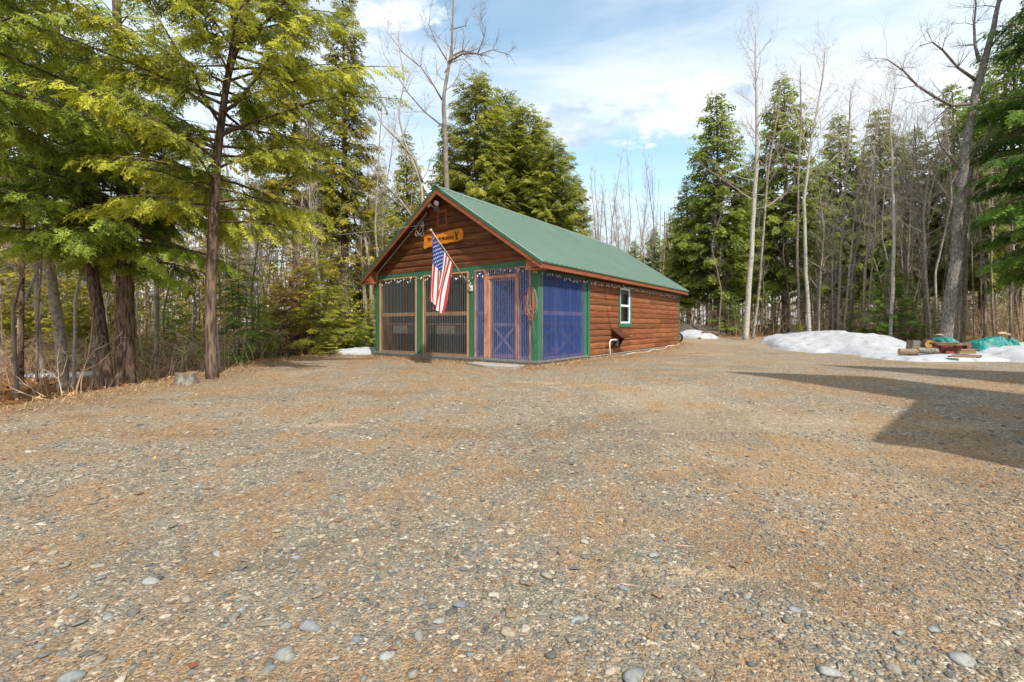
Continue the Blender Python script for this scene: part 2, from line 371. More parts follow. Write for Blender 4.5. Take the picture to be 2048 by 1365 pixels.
def ground_material():
    m = bpy.data.materials.new('gravel_yard_and_forest_floor'); m.use_nodes = True; t = m.node_tree; n = t.nodes; l = t.links
    b = n['Principled BSDF']; b.inputs['Roughness'].default_value = .92; b.inputs['Specular IOR Level'].default_value = .12
    g = n.new('ShaderNodeNewGeometry'); at_ = n.new('ShaderNodeAttribute'); at_.attribute_name = 'Col'
    sp = n.new('ShaderNodeSeparateColor'); l.new(at_.outputs['Color'], sp.inputs[0])
    def vor(scale, feat='F1'):
        v = n.new('ShaderNodeTexVoronoi'); v.feature = feat; v.inputs['Scale'].default_value = scale; l.new(g.outputs['Position'], v.inputs[0]); return v
    def noi(scale, det=6, ro=.65, vec=None):
        v = n.new('ShaderNodeTexNoise'); v.inputs['Scale'].default_value = scale; v.inputs['Detail'].default_value = det; v.inputs['Roughness'].default_value = ro
        l.new(vec or g.outputs['Position'], v.inputs[0]); return v.outputs['Fac']
    def ramp(src, stops, interp='LINEAR'):
        r = n.new('ShaderNodeValToRGB'); r.color_ramp.interpolation = interp; e = r.color_ramp.elements
        while len(e) < len(stops): e.new(.5)
        for k, (p, c) in zip(e, stops): k.position = p; k.color = (*c, 1)
        l.new(src, r.inputs[0]); return r.outputs[0]
    def mix(f_, a, b_, bt='MIX'):
        x = n.new('ShaderNodeMix'); x.data_type = 'RGBA'; x.blend_type = bt
        for s__, v in ((0, f_), (6, a), (7, b_)):
            if hasattr(v, 'links'): l.new(v, x.inputs[s__])
            else: x.inputs[s__].default_value = v if s__ == 0 else (*v, 1)
        return x.outputs[2]
    def mth(op, a, b_):
        x = n.new('ShaderNodeMath'); x.operation = op
        for k, v in ((0, a), (1, b_)):
            if hasattr(v, 'links'): l.new(v, x.inputs[k])
            else: x.inputs[k].default_value = v
        x.use_clamp = True; return x.outputs[0]
    stones = [(0, (.23, .205, .165)), (.22, (.12, .125, .125)), (.42, (.28, .245, .195)), (.58, (.17, .175, .175)), (.72, (.34, .275, .20)), (.84, (.22, .145, .09)), (.95, (.50, .47, .41))]
    v1 = vor(85); v2 = vor(36); v3 = vor(17); s3 = n.new('ShaderNodeSeparateColor'); l.new(v3.outputs['Color'], s3.inputs[0]); c3 = ramp(s3.outputs[0], [(0, (.17, .16, .135)), (.4, (.23, .215, .18)), (.7, (.15, .155, .155)), (1, (.30, .265, .21))]); s1 = n.new('ShaderNodeSeparateColor'); l.new(v1.outputs['Color'], s1.inputs[0]); s2 = n.new('ShaderNodeSeparateColor'); l.new(v2.outputs['Color'], s2.inputs[0])
    c1 = ramp(s1.outputs[0], stones); c2_ = ramp(s2.outputs[0], stones)
    big = mth('GREATER_THAN', s2.outputs[1], .62)
    grav = mix(big, c1, c2_)
    huge = mth('MULTIPLY', mth('GREATER_THAN', s3.outputs[1], .72), mth('LESS_THAN', v3.outputs['Distance'], .42)); grav = mix(huge, grav, c3)
    grav = mix(mth('MULTIPLY', mth('SUBTRACT', noi(2.2, 5, .7), .5), 2.2), grav, (.13, .105, .075))
    sandc = ramp(noi(90, 4), [(.3, (.32, .25, .17)), (.7, (.50, .40, .28))])
    mp_ = n.new('ShaderNodeMapping'); mp_.inputs['Scale'].default_value = (1, .35, 1); mp_.inputs['Rotation'].default_value = (0, 0, .7); l.new(g.outputs['Position'], mp_.inputs[0])
    strc = ramp(noi(70, 5, .7, mp_.outputs[0]), [(.34, (.10, .058, .030)), (.46, (.25, .148, .075)), (.57, (.37, .24, .13)), (.70, (.50, .37, .22))])
    florc = ramp(noi(22, 6, .75), [(.3, (.05, .032, .02)), (.48, (.17, .085, .035)), (.6, (.33, .16, .06)), (.74, (.46, .28, .13))])
    fine = noi(14, 8, .8)
    sm = mth('MULTIPLY', mth('ADD', mth('MULTIPLY', mth('SUBTRACT', fine, .36), 4.5), -.2), 1.0)
    sA = mth('MULTIPLY', mth('ADD', mth('MULTIPLY', sp.outputs[0], .95), .09), mth('ADD', sm, .16))
    c = mix(mth('MULTIPLY', sp.outputs[1], .75), grav, sandc); c = mix(mth('MULTIPLY', sA, .88), c, strc)
    c = mix(mth('MULTIPLY', at_.outputs['Alpha'], .55), c, mix(.5, c, (.03, .024, .018)))
    c = mix(sp.outputs[2], c, florc)
    c = mix(1.0, c, (1.14, 1.08, .97), 'MULTIPLY')
    l.new(c, b.inputs['Base Color'])
    bp = n.new('ShaderNodeBump'); bp.inputs['Strength'].default_value = .9; bp.inputs['Distance'].default_value = .012
    hgt = n.new('ShaderNodeMath'); hgt.operation = 'ADD'; l.new(v1.outputs['Distance'], hgt.inputs[0]); l.new(noi(40, 5, .7), hgt.inputs[1])
    l.new(hgt.outputs[0], bp.inputs['Height']); bp.invert = True
    l.new(bp.outputs[0], b.inputs['Normal'])
    return m
mg.alpha = damp_amt(GX, GY).ravel()
mg.build('ground', ground_material(), smooth=True, kind='structure')

# ------------------------------------------------------------------ pebbles
def ico(sub):
    import bmesh
    bm = bmesh.new(); bmesh.ops.create_icosphere(bm, subdivisions=sub, radius=1)
    v = np.array([p.co[:] for p in bm.verts]); f = np.array([[q.index for q in k.verts] for k in bm.faces]); bm.free(); return v, f
STONEC = np.array([(.90, .87, .82)])*np.array([(.19, .195, .19), (.24, .245, .235), (.30, .28, .24), (.36, .32, .26), (.46, .42, .36), (.28, .19, .125), (.15, .15, .15), (.33, .27, .20), (.25, .265, .255), (.27, .25, .21), (.22, .21, .19)])
def scatter_stones(mb, x, y, size, protos, r):
    n = len(x); k = r.integers(0, len(protos), n)
    ang = r.normal(.9, .6, n); asp = r.uniform(.55, .95, n); flat = r.uniform(.2, .42, n)
    tilt = r.normal(0, .12, (n, 2)); z = ground_z(x, y)
    c = STONEC[r.integers(0, len(STONEC), n)]*r.uniform(.75, 1.25, (n, 1))
    for q, (pv, pf) in enumerate(protos):
        s = np.where(k == q)[0]
        if not len(s): continue
        V = pv[None]*np.stack([size[s], size[s]*asp[s], size[s]*flat[s]], -1)[:, None]
        ca, sa = np.cos(ang[s])[:, None], np.sin(ang[s])[:, None]
        X = V[..., 0]*ca-V[..., 1]*sa; Y = V[..., 0]*sa+V[..., 1]*ca
        Z = V[..., 2] + X*tilt[s, :1] + Y*tilt[s, 1:]
        W = np.stack([X+x[s][:, None], Y+y[s][:, None], Z+(z[s]+size[s]*flat[s]*.22)[:, None]], -1)
        f = pf[None]+(np.arange(len(s))*len(pv))[:, None, None]
        mb.add(W.reshape(-1, 3), f.reshape(-1, pf.shape[1]), np.repeat(c[s], len(pv), 0))
rp = np.random.default_rng(11)
v0, f0 = ico(1); v2_, f2_ = ico(2)
def lumpy(v, a, seed):
    r = np.random.default_rng(seed); d = r.normal(size=(7, 3)); d /= np.linalg.norm(d, axis=1)[:, None]
    s = 1 - a*sum(np.clip(v@k-.45, 0, 1)*1.9 for k in d)
    return v*s[:, None]
small = [(lumpy(v0, .2, q), f0) for q in range(6)]; largep = [(lumpy(v2_, .32, 20+q)*1.12, f2_) for q in range(8)]
def view_pts(n, y0, y1, r, pw=1.0):
    Y = (r.random(n)*(y1**pw-y0**pw)+y0**pw)**(1/pw)
    X = (r.random(n)*2-1)*(Y*1.25+.3); return X, Y
mb = MB()
x, y = view_pts(46000, 1.15, 4.8, rp, 1.25)
keep = rp.random(len(x)) < (1-.72*straw_amt(x, y))*(.35+.9*fbm(x*1.3, y*1.3, 3)); x, y = x[keep], y[keep]
scatter_stones(mb, x, y, .0055+.014*rp.random(len(x))**2.4+.003*(y/4), small, rp)
x, y = view_pts(9000, 3.5, 13, rp, 1.6)
keep = (forest(x, y) < .3) & (rp.random(len(x)) < 1-.75*straw_amt(x, y)); x, y = x[keep], y[keep]
scatter_stones(mb, x, y, .009+.014*rp.random(len(x))**2.5, small, rp)
mb.build('gravel', M['stone'], smooth=True, label='small grey and tan gravel scattered over the yard', cat='gravel', kind='stuff')
mb = MB()
x, y = view_pts(4200, 1.2, 6.5, rp, 1.2); keep = rp.random(len(x)) < 1-.6*straw_amt(x, y)
keep &= rp.random(len(x)) < np.where(x < .6, 1, .55); x, y = x[keep], y[keep]
scatter_stones(mb, x, y, .013+.024*rp.random(len(x))**2.2*np.where(x < .7, 1, .75), largep, rp)
mb.build('river_stones', M['stone'], smooth=True, label='flat rounded stones lying among the gravel near the viewer', cat='stones', kind='stuff')
# the largest flat stones, one by one
big = [(920, 1210, .034, (.21, .22, .26)), (1155, 1240, .036, (.27, .30, .30)), (1245, 1177, .030, (.24, .27, .29)), (1308, 1112, .034, (.30, .32, .32)),
       (710, 1083, .024, (.55, .45, .36)), (575, 1310, .05, (.27, .27, .25)), (775, 1312, .036, (.34, .35, .33)), (615, 1255, .055, (.25, .26, .28)),
       (878, 1243, .028, (.33, .36, .33)), (145, 1353, .045, (.24, .26, .26)), (435, 1108, .034, (.38, .38, .36)), (1265, 1352, .05, (.26, .27, .27)),
       (590, 1118, .03, (.26, .28, .30)), (715, 1280, .026, (.20, .22, .26)), (1590, 1220, .03, (.27, .28, .30)), (1795, 1268, .032, (.30, .31, .30)),
       (1865, 1260, .03, (.28, .29, .31)), (480, 1222, .03, (.30, .32, .33)), (300, 1163, .05, (.36, .36, .33)), (1660, 1345, .04, (.36, .36, .34)), (1930, 1325, .045, (.33, .33, .32))]
where = ['slate blue stone, centre foreground', 'pale oval stone right of the slate blue one', 'bluish flat stone in the middle gravel', 'pale blue flat stone farthest of the centre right',
 'cream domed stone standing out left of centre', 'wide grey-green flat stone by the bottom edge', 'grey pitted round stone below the centre', 'long dark tapered stone in the left foreground',
 'light green-grey stone beside a white pebble', 'grey stone in the bottom left corner', 'pale stone with a ridge, left of centre', 'dark stone cut by the bottom edge, right of centre',
 'blue-grey stone in the left gravel', 'small blue stone below the long tapered one', 'smooth grey stone near a rusty one, right foreground', 'grey stone at right among dry straw',
 'blue-grey stone next to its twin at far right', 'wide flat stone at left with pale rim', 'large pale flat stone at far left', 'oval stone near the bottom right', 'grey slab at the right bottom edge']
for q, (a, b, r_, c) in enumerate(big):
    X, Y, Z = gp(a, b); pv, pf = largep[q % 8]
    m_ = MB(); S = np.array([1, rp.uniform(.5, .8), rp.uniform(.24, .36)])*r_*1.15
    m_.add(pv*S, pf, c); m_.build('flat_stone', M['stone'], smooth=True, loc=(X, Y, Z+r_*.06), rz=rp.normal(.3, .5), label=where[q], cat='stone', group='larger flat stones in the gravel')

# dry grass and needles lying on the yard
def blades(mb, x, y, ln, wd, lift, r, cols):
    n = len(x); a = r.normal(.5, 1.0, n); z = ground_z(x, y)+.002; L2 = ln*r.uniform(.5, 1.2, n)
    d = np.stack([np.cos(a), np.sin(a), r.random(n)*lift], -1)*L2[:, None]; p = np.stack([-np.sin(a), np.cos(a), r.normal(0, .3, n)], -1)*(wd*r.uniform(.6, 1.3, n))[:, None]
    b = np.stack([x, y, z], -1); mid = b+d*.5+np.stack([0*x, 0*x, r.random(n)*lift*L2*.5], -1)
    V = np.stack([b, mid+p, b+d, mid-p], 1)
    c = cols[r.integers(0, len(cols), n)]*r.uniform(.7, 1.2, (n, 1))
    mb.add(V.reshape(-1, 3), np.arange(n*4).reshape(-1, 4), np.repeat(c, 4, 0))
STR = np.array([(.44, .27, .14), (.52, .37, .20), (.33, .18, .085), (.25, .13, .06), (.56, .43, .27), (.40, .22, .10)])
mb = MB()
x, y = view_pts(90000, 1.15, 5.0, rp, 1.15); s = straw_amt(x, y)*.95+.08; k = (rp.random(len(x)) < s*1.1) & (forest(x, y) < .5)
blades(mb, x[k], y[k], .034, .0011, .25, rp, STR)
x, y = view_pts(60000, 4.5, 16, rp, 1.7); s = straw_amt(x, y); k = (rp.random(len(x)) < s) & (forest(x, y) < .6)
blades(mb, x[k], y[k], .06, .0035, .5, rp, STR)
# tufts against the foundation and along the yard's left rim
u = rp.uniform(-.5, 11.3, 5000); vv = -rp.exponential(.22, 5000)-.03
x = .584+u*.593-vv*.805; y = 10.236+u*.805+vv*.593; blades(mb, x, y, .09, .004, 1.2, rp, STR)
vv = rp.uniform(-.3, 6.1, 4000); u = -rp.exponential(.25, 4000)-.03
x = .584+u*.593-vv*.805; y = 10.236+u*.805+vv*.593; blades(mb, x, y, .08, .004, 1.0, rp, STR)
y = rp.uniform(3, 15, 9000); x = pad_edge(y)+rp.normal(.15, .3, 9000); blades(mb, x, y, .08, .003, 1.0, rp, STR)
mb.build('dry_grass', M['straw'], label='tan dead grass and needles lying in patches over the gravel', cat='dry grass', kind='stuff')

mb = MB(); x, y = view_pts(210, 1.2, 9, rp, 1.4); k = forest(x, y) < .5; x, y = x[k], y[k]; n = len(x); z = ground_z(x, y)+.006; a = rp.uniform(-1, 1.6, n); ln = .02+.12*rp.random(n)**2
P0 = np.stack([x, y, z], -1); P1 = P0+np.stack([np.cos(a)*ln, np.sin(a)*ln, rp.uniform(0, .1, n)*ln], -1); sc = np.array([(.46, .36, .25), (.20, .12, .075), (.55, .46, .36)])[rp.integers(0, 3, n)]
mb.segs(P0, P1, .0015+.02*ln*rp.random(n), .001+.01*ln*rp.random(n), np.repeat(sc, 6, 0))
x, y = view_pts(260, 1.2, 9, rp, 1.3); n = len(x); a = rp.uniform(0, 6.28, n); s_l = rp.uniform(.008, .024, n); b = np.stack([x, y, ground_z(x, y)+.012], -1)
d1 = np.stack([np.cos(a), np.sin(a), rp.normal(0, .3, n)], -1)*s_l[:, None]; d2 = np.stack([-np.sin(a), np.cos(a), rp.normal(0, .4, n)], -1)*(s_l*.6)[:, None]
mb.add(np.stack([b-d1, b+d2, b+d1, b-d2], 1).reshape(-1, 3), np.arange(n*4).reshape(-1, 4), np.repeat(np.array([(.40, .19, .07), (.20, .08, .05), (.46, .28, .12)])[rp.integers(0, 3, n)], 4, 0))
mb.build('fallen_twigs', M['litter'], label='small sticks and curled dead leaves dropped on the gravel', cat='twigs', kind='stuff')

# leaf litter and twigs on the forest floor
mb = MB(); n = 42000; rl = np.random.default_rng(5)
y = rl.uniform(3, 26, n); x = rl.uniform(-24, 30, n); k = forest(x, y) > .5; x, y = x[k], y[k]; n = len(x)
z = ground_z(x, y); a = rl.uniform(0, 6.28, n); s = rl.uniform(.025, .06, n); tl = rl.normal(0, .5, (n, 2))
d1 = np.stack([np.cos(a), np.sin(a), tl[:, 0]], -1)*s[:, None]; d2 = np.stack([-np.sin(a), np.cos(a), tl[:, 1]], -1)*(s*.6)[:, None]
b = np.stack([x, y, z+.02+rl.random(n)*.03], -1)
LC = np.array([(.36, .17, .06), (.45, .26, .11), (.22, .10, .045), (.55, .34, .16), (.15, .085, .05)])
mb.add(np.stack([b-d1, b+d2, b+d1, b-d2], 1).reshape(-1, 3), np.arange(n*4).reshape(-1, 4), np.repeat(LC[rl.integers(0, 5, n)]*rl.uniform(.7, 1.2, (n, 1)), 4, 0))
mb.build('leaf_litter', M['litter'], label='rusty dead leaves covering the floor of the woods', cat='leaves', kind='stuff')

# ------------------------------------------------------------------ cabin (local x = u along the side wall, local y = v along the front)
CX, CY, YAW = .584, 10.236, .635
CROT = math.pi/2 - YAW; cu_, su_ = math.cos(CROT), math.sin(CROT)
def W(u, v, z=0): return (CX+u*cu_-v*su_, CY+u*su_+v*cu_, z)
WID, LEN = 5.906, 10.96
ER, EE = 4.499, 2.287           # ridge and eave heights
SL = (ER-EE)/(WID/2+.305)
def roof_z(v): return ER-abs(v-WID/2)*SL
cabin = empty('log_cabin', W(0, 0), CROT, label='brown log-sided cabin with green metal roof and plastic-sheeted porch', cat='cabin')
P_ = dict(parent=cabin)
# slab and skirt
m_ = MB(); m_.box((.0, .0, -.45), (LEN, WID, -.02)); m_.box((-.03, -.03, -.02), (LEN, WID+.03, .0)); m_.build('foundation', M['concrete'], **P_)
m_ = MB(); m_.box((-.05, -.05, .002), (.10, WID+.05, .05)); m_.box((.102, -.05, .002), (2.50, .10, .05)); m_.build('sill', M['greymetal'], **P_)
rs = np.random.default_rng(21)
def siding(mb, plane, a0, a1, z0, z1, off=0, clip=None, pitch=.178, sign=-1, dark=1.0):
    """rounded log courses; a runs along the wall; the profile bulges outward"""
    k0 = int(math.floor(z0/pitch)); k1 = int(math.ceil(z1/pitch))
    for k in range(k0, k1):
        lo, hi = max(z0, k*pitch), min(z1, (k+1)*pitch)
        if hi-lo < .01: continue
        joints = [a0]
        a = a0 + rs.uniform(.8, 3.2)
        while a < a1-.5: joints.append(a); a += rs.uniform(1.8, 3.6)
        joints.append(a1)
        for b0, b1 in zip(joints[:-1], joints[1:]):
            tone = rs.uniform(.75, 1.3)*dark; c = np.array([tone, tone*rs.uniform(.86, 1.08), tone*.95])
            T = [(lo/pitch-k)+(hi-lo)/pitch*t for t in (0, .06, .14, .3, .5, .7, .86, .95, 1)]
            V = []
            for t in T:
                z = (k+t)*pitch; o = .030*(max(0, 1-abs(2*t-1)**2.6))**.6
                e0, e1 = b0+.002, b1-.002
                if clip:
                    lim = clip(z)
                    if not lim: e0 = e1 = (a0+a1)/2
                    else: e0, e1 = max(e0, lim[0]), min(e1, lim[1])
                    if e1 < e0: e0 = e1 = min(max(e0, lim[0] if lim else e0), lim[1] if lim else e0)
                for e in (e0, e1): V.append((off+sign*o, e, z) if plane == 'u' else (e, off+sign*o, z))
            n = len(T); fl = [(2*i, 2*i+1, 2*i+3, 2*i+2) for i in range(n-1)]
            mb.add(V, fl, c)
def gclip(z):
    h = (ER-.10-z)/SL
    return (WID/2-h, WID/2+h) if h > 0 else None
# side wall (right), window hole u 4.56..5.56, z .795..2.075
m_ = MB()
siding(m_, 'v', 2.56, 4.56, 0, 2.16); siding(m_, 'v', 5.56, LEN-.08, 0, 2.16); siding(m_, 'v', 4.56, 5.56, 0, .795); siding(m_, 'v', 4.56, 5.56, 2.076, 2.16)
m_.build('side_wall', M['siding'], smooth=False, **P_)
m_ = MB(); m_.box((2.56, .03, 0), (4.62, .12, 2.16)); m_.box((5.50, .03, 0), (LEN-.02, .12, 2.16)); m_.box((4.621, .03, 0), (5.499, .12, .86)); m_.build('wall_core', M['darkwood'], **P_)
m_ = MB(); siding(m_, 'v', .1, LEN-.08, 0, 2.16, off=WID, sign=1); m_.box((.1, WID-.12, 0), (LEN-.02, WID-.01, 2.16), (.5, .5, .5)); m_.build('side_wall', M['siding'], label='left side wall facing the woods', **P_)
m_ = MB(); siding(m_, 'u', .08, WID-.08, 0, 4.35, off=LEN, sign=1, clip=lambda z: gclip(z) if z > 2.16 else (.08, WID-.08)); m_.build('rear_wall', M['siding'], **P_)
m_ = MB(); m_.prism([(.1, 0), (WID-.1, 0), (WID-.1, 2.1), (WID/2, 4.2), (.1, 2.1)], 0, LEN-.12, LEN-.02); m_.build('rear_wall_core', M['darkwood'], **P_)
# gable siding
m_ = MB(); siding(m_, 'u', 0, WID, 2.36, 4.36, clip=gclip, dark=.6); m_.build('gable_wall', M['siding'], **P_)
m_ = MB(); m_.prism([(0, 2.36), (WID, 2.36), (WID, 2.40), (WID/2, 4.38), (0, 2.40)], 0, .02, .10); m_.build('gable_core', M['darkwood'], **P_)
# green frame of the porch
m_ = MB(); m_.box((-.022, .0, 2.245), (.12, WID, 2.36)); m_.build('header_beam', M['green'], **P_)
posts = [(-.024, .165), (1.885, 2.085), (3.79, 4.045), (5.70, WID+.002)]
for a, b in posts:
    m_ = MB(); m_.box((-.02, a if a > 0 else -.02, .05), (.12, b, 2.243)); m_.build('porch_post', M['green'], **P_)
m_ = MB(); m_.box((.122, -.02, .05), (.168, .10, 2.16)); m_.build('porch_post', M['green'], **P_)
m_ = MB(); m_.box((2.205, -.02, .05), (2.42, .10, 2.16)); m_.box((2.44, -.05, -.03), (2.555, .10, 2.16)); m_.build('porch_post', M['green'], **P_)
m_ = MB(); m_.box((2.205, -.018, 2.08), (.17, .10, 2.158)); m_.build('side_header', M['green'], **P_)
m_ = MB(); m_.box((LEN-.08, -.034, 0), (LEN+.03, .06, 2.16)); m_.build('corner_trim', M['green'], **P_)
m_ = MB(); m_.box((LEN-.08, WID-.06, 0), (LEN+.03, WID+.034, 2.16)); m_.build('corner_trim', M['green'], **P_)
# frieze board under the side soffit
m_ = MB(); m_.box((2.56, -.040, 2.02), (4.47, -.012, 2.10)); m_.box((5.65, -.040, 2.02), (LEN-.1, -.012, 2.10)); m_.build('frieze_board', M['plank'], **P_)
m_ = MB()
# soffits and fascia
ov = .305; oF = .325; U0, U1 = -oF, LEN+.325
for v0_, v1_, nm in ((-ov, 0, 'soffit'), (WID, WID+ov, 'soffit')):
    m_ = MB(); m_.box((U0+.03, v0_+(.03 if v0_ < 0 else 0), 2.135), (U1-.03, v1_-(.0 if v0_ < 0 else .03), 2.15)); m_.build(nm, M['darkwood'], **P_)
m_ = MB(); m_.box((U0, -ov, 2.13), (U1, -ov+.03, EE-.025)); m_.build('eave_fascia', M['trimwood'], **P_)
m_ = MB(); m_.box((U0, WID+ov-.03, 2.13), (U1, WID+ov, EE-.025)); m_.build('eave_fascia', M['trimwood'], **P_)
for e0, e1 in ((U0-.002, U0+.03), (U1-.03, U1+.002)):
    for sgn in (-1, 1):
        vt = WID/2+sgn*(WID/2+ov+.001); t0 = roof_z(vt)-.028; tr_ = ER-.028; hh = .175
        m_ = MB(); m_.prism([(vt, t0), (WID/2+sgn*.001, tr_), (WID/2+sgn*.001, tr_-hh), (vt, t0-hh+.02)], 0, e0, e1); m_.build('rake_board', M['trimwood'], **P_)
        m_ = MB(); m_.prism([(vt+sgn*.02, t0+.002), (WID/2+sgn*.001, tr_+.02), (WID/2+sgn*.001, tr_-.035), (vt+sgn*.02, t0-.055)], 0, e0-.012 if e0 < 0 else e1+.0005, e0-.0005 if e0 < 0 else e1+.012); m_.build('rake_trim', M['green'], **P_)
# sloping soffit under the front overhang
for sgn in (-1, 1):
    vt = WID/2+sgn*(WID/2+ov-.04)
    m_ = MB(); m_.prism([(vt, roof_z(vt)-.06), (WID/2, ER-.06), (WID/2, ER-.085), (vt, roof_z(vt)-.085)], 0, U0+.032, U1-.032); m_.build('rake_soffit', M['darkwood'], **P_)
# boxed eave returns at the two front tips
for sgn in (-1, 1):
    vw = 0 if sgn < 0 else WID; vt = vw+sgn*(ov-.03)
    m_ = MB(); m_.prism([(vt, 2.10), (vw+(-sgn)*.12, 2.10), (vw+(-sgn)*.12, roof_z(vw)-.02), (vt, roof_z(vt)-.09)], 0, U0+.034, -.005); m_.build('eave_return', M['trimwood'], **P_)
# metal roof: ribbed panels
nrm = Vector((0, -SL, 1)).normalized()
for sgn in (-1, 1):
    prof = []; a = U0-.02
    while a < U1+.02:
        prof += [(a, 0), (a+.075, 0), (a+.085, .006), (a+.105, .006), (a+.115, 0), (a+.19, 0), (a+.20, .028), (a+.215, .028), (a+.2286, 0)]; a += .2286
    prof = [(min(p[0], U1+.02), p[1]) for p in prof]
    V = []
    for a, h in prof:
        for t in (0, 1):
            v = WID/2 + sgn*(.02 if t else WID/2+ov+.03); z = roof_z(v)
            V.append((a, v+sgn*h*SL/math.hypot(1, SL), z+h/math.hypot(1, SL)))
    n = len(prof); fl = [(2*i, 2*i+2, 2*i+3, 2*i+1) for i in range(n-1) if prof[i+1][0]-prof[i][0] > 1e-5]
    m_ = MB(); m_.add(V, fl); rf = m_.build('roof', M['roof'], **P_)
    m_ = MB(); ve = WID/2+sgn*(WID/2+ov+.025); m_.prism([(ve, roof_z(ve)-.006), (WID/2+sgn*.002, ER-.006), (WID/2+sgn*.002, ER-.026), (ve, roof_z(ve)-.026)], 0, U0-.015, U1+.015); m_.build('roof_deck', M['green'], **P_)
m_ = MB(); r_ = .14
m_.prism([(WID/2-r_, ER-r_*SL+.022), (WID/2, ER+.030), (WID/2, ER+.022), (WID/2-r_, ER-r_*SL+.014)], 0, U0-.03, U1+.03)
m_.prism([(WID/2+r_, ER-r_*SL+.022), (WID/2, ER+.030), (WID/2, ER+.022), (WID/2+r_, ER-r_*SL+.014)], 0, U0-.03, U1+.03); m_.build('ridge_cap', M['roof'], **P_)
# gable vent
gv = MB(); v0_, v1_, z0, z1 = 2.84, 3.20, 3.49, 3.93
gv.box((-.05, v0_, z0), (-.005, v0_+.05, z1)); gv.box((-.05, v1_-.05, z0), (-.005, v1_, z1)); gv.box((-.05, v0_+.051, z0), (-.005, v1_-.051, z0+.05)); gv.box((-.05, v0_+.051, z1-.05), (-.005, v1_-.051, z1))
vent = gv.build('gable_vent', M['trimwood'], **P_)
m_ = MB()
for k in range(6):
    z = z0+.07+k*.058; m_.obox((-.03, v0_+.052, z), (-.03, v1_-.052, z), .035, .008, (1, 0, .9))
m_.build('louvre', M['trimwood'], vent)
m_ = MB(); m_.box((-.034, v0_+.05, z0+.05), (-.032, v1_-.05, z1-.05)); m_.build('vent_backing', M['black'], vent)

# corrugated sheets over lumber frames
def corrugated(mb, axis, a0, a1, z0, z1, off, pitch=.066, amp=.007):
    n = max(8, int((a1-a0)/pitch*8)); a = np.linspace(a0, a1, n+1); o = off+amp*np.cos(a/pitch*2*np.pi)
    V = []
    for z in (z0, z1):
        for p, q in zip(a, o): V.append((q, p, z) if axis == 'v' else (p, q, z))
    mb.add(V, [(i, i+1, n+2+i, n+1+i) for i in range(n)])
def screen(v0_, v1_, z0, z1, wood, sheet, mids, nm='screen_panel', t=.055):
    e = MB(); e.box((-.012, v0_, z0), (.028, v0_+t, z1)); e.box((-.012, v1_-t, z0), (.028, v1_, z1))
    e.box((-.012, v0_+t+.001, z1-t), (.028, v1_-t-.001, z1)); e.box((-.012, v0_+t+.001, z0), (.028, v1_-t-.001, z0+t))
    for a, b in mids: e.box((-.012, v0_+t+.001, a), (.028, v1_-t-.001, b))
    o = e.build(nm, wood, **P_)
    e2 = MB(); e2.box((-.040, v0_, z0), (-.0125, v0_+.034, z1)); e2.box((-.040, v1_-.034, z0), (-.0125, v1_, z1)); e2.box((-.040, v0_+.035, z1-.034), (-.0125, v1_-.035, z1)); e2.build('batten', wood, o)
    s = MB(); corrugated(s, 'v', v0_+.036, v1_-.036, z0+.01, z1-.036, -.024)
    s.build('plastic_sheet', sheet, o, smooth=True); return o
screen(4.056, 5.692, .052, 2.238, M['pine'], M['clear'], [(1.115, 1.215)])
screen(2.094, 3.782, .052, 2.238, M['pine'], M['clear'], [(1.115, 1.215)])
m_ = MB(); m_.box((-.013, 1.53, 2.19), (.028, .60, 2.243)); m_.box((-.013, 1.449, .052), (.028, 1.528, 2.243)); m_.box((-.013, .535, .052), (.028, .607, 2.243)); m_.box((-.013, .608, 2.005), (.028, 1.448, 2.085))
dfr = m_.build('door_frame', M['redframe'], **P_)
s = MB(); corrugated(s, 'v', .60, 1.455, 2.09, 2.22, -.024); s.build('plastic_sheet', M['bluesheet'], dfr, smooth=True)
screen(1.532, 1.882, .052, 2.243, M['redframe'], M['bluesheet'], [(1.115, 1.2)])
screen(.170, .533, .052, 2.243, M['redframe'], M['bluesheet'], [(1.115, 1.2)])
# screen door set back in its frame
m_ = MB(); D0, D1, DZ0, DZ1 = .615, 1.40, .06, 2.0; t = .06
m_.box((.02, D0, DZ0), (.05, D0+t, DZ1)); m_.box((.02, D1-t, DZ0), (.05, D1, DZ1)); m_.box((.02, D0+t+.001, DZ1-t), (.05, D1-t-.001, DZ1))
m_.box((.02, D0+t+.001, DZ0), (.05, D1-t-.001, DZ0+.10)); m_.box((.02, D0+t+.001, .84), (.05, D1-t-.001, .915))
door = m_.build('screen_door', M['redframe'], **P_)
m_ = MB(); m_.obox((.036, D0+t, DZ0+.12), (.036, D1-t, .83), .06, .022, (1, 0, 0)); m_.obox((.062, D1-t, DZ0+.12), (.062, D0+t, .83), .06, .022, (1, 0, 0)); m_.build('cross_brace', M['redframe'], door)
s = MB(); corrugated(s, 'v', D0+.015, D1-.015, DZ0+.01, DZ1-.02, .010, amp=.006); s.build('plastic_sheet', M['bluesheet'], door, smooth=True)
m_ = MB(); m_.box((-.005, 1.415, .052), (.06, 1.447, 2.0)); m_.build('door_jamb', M['pine'], **P_)
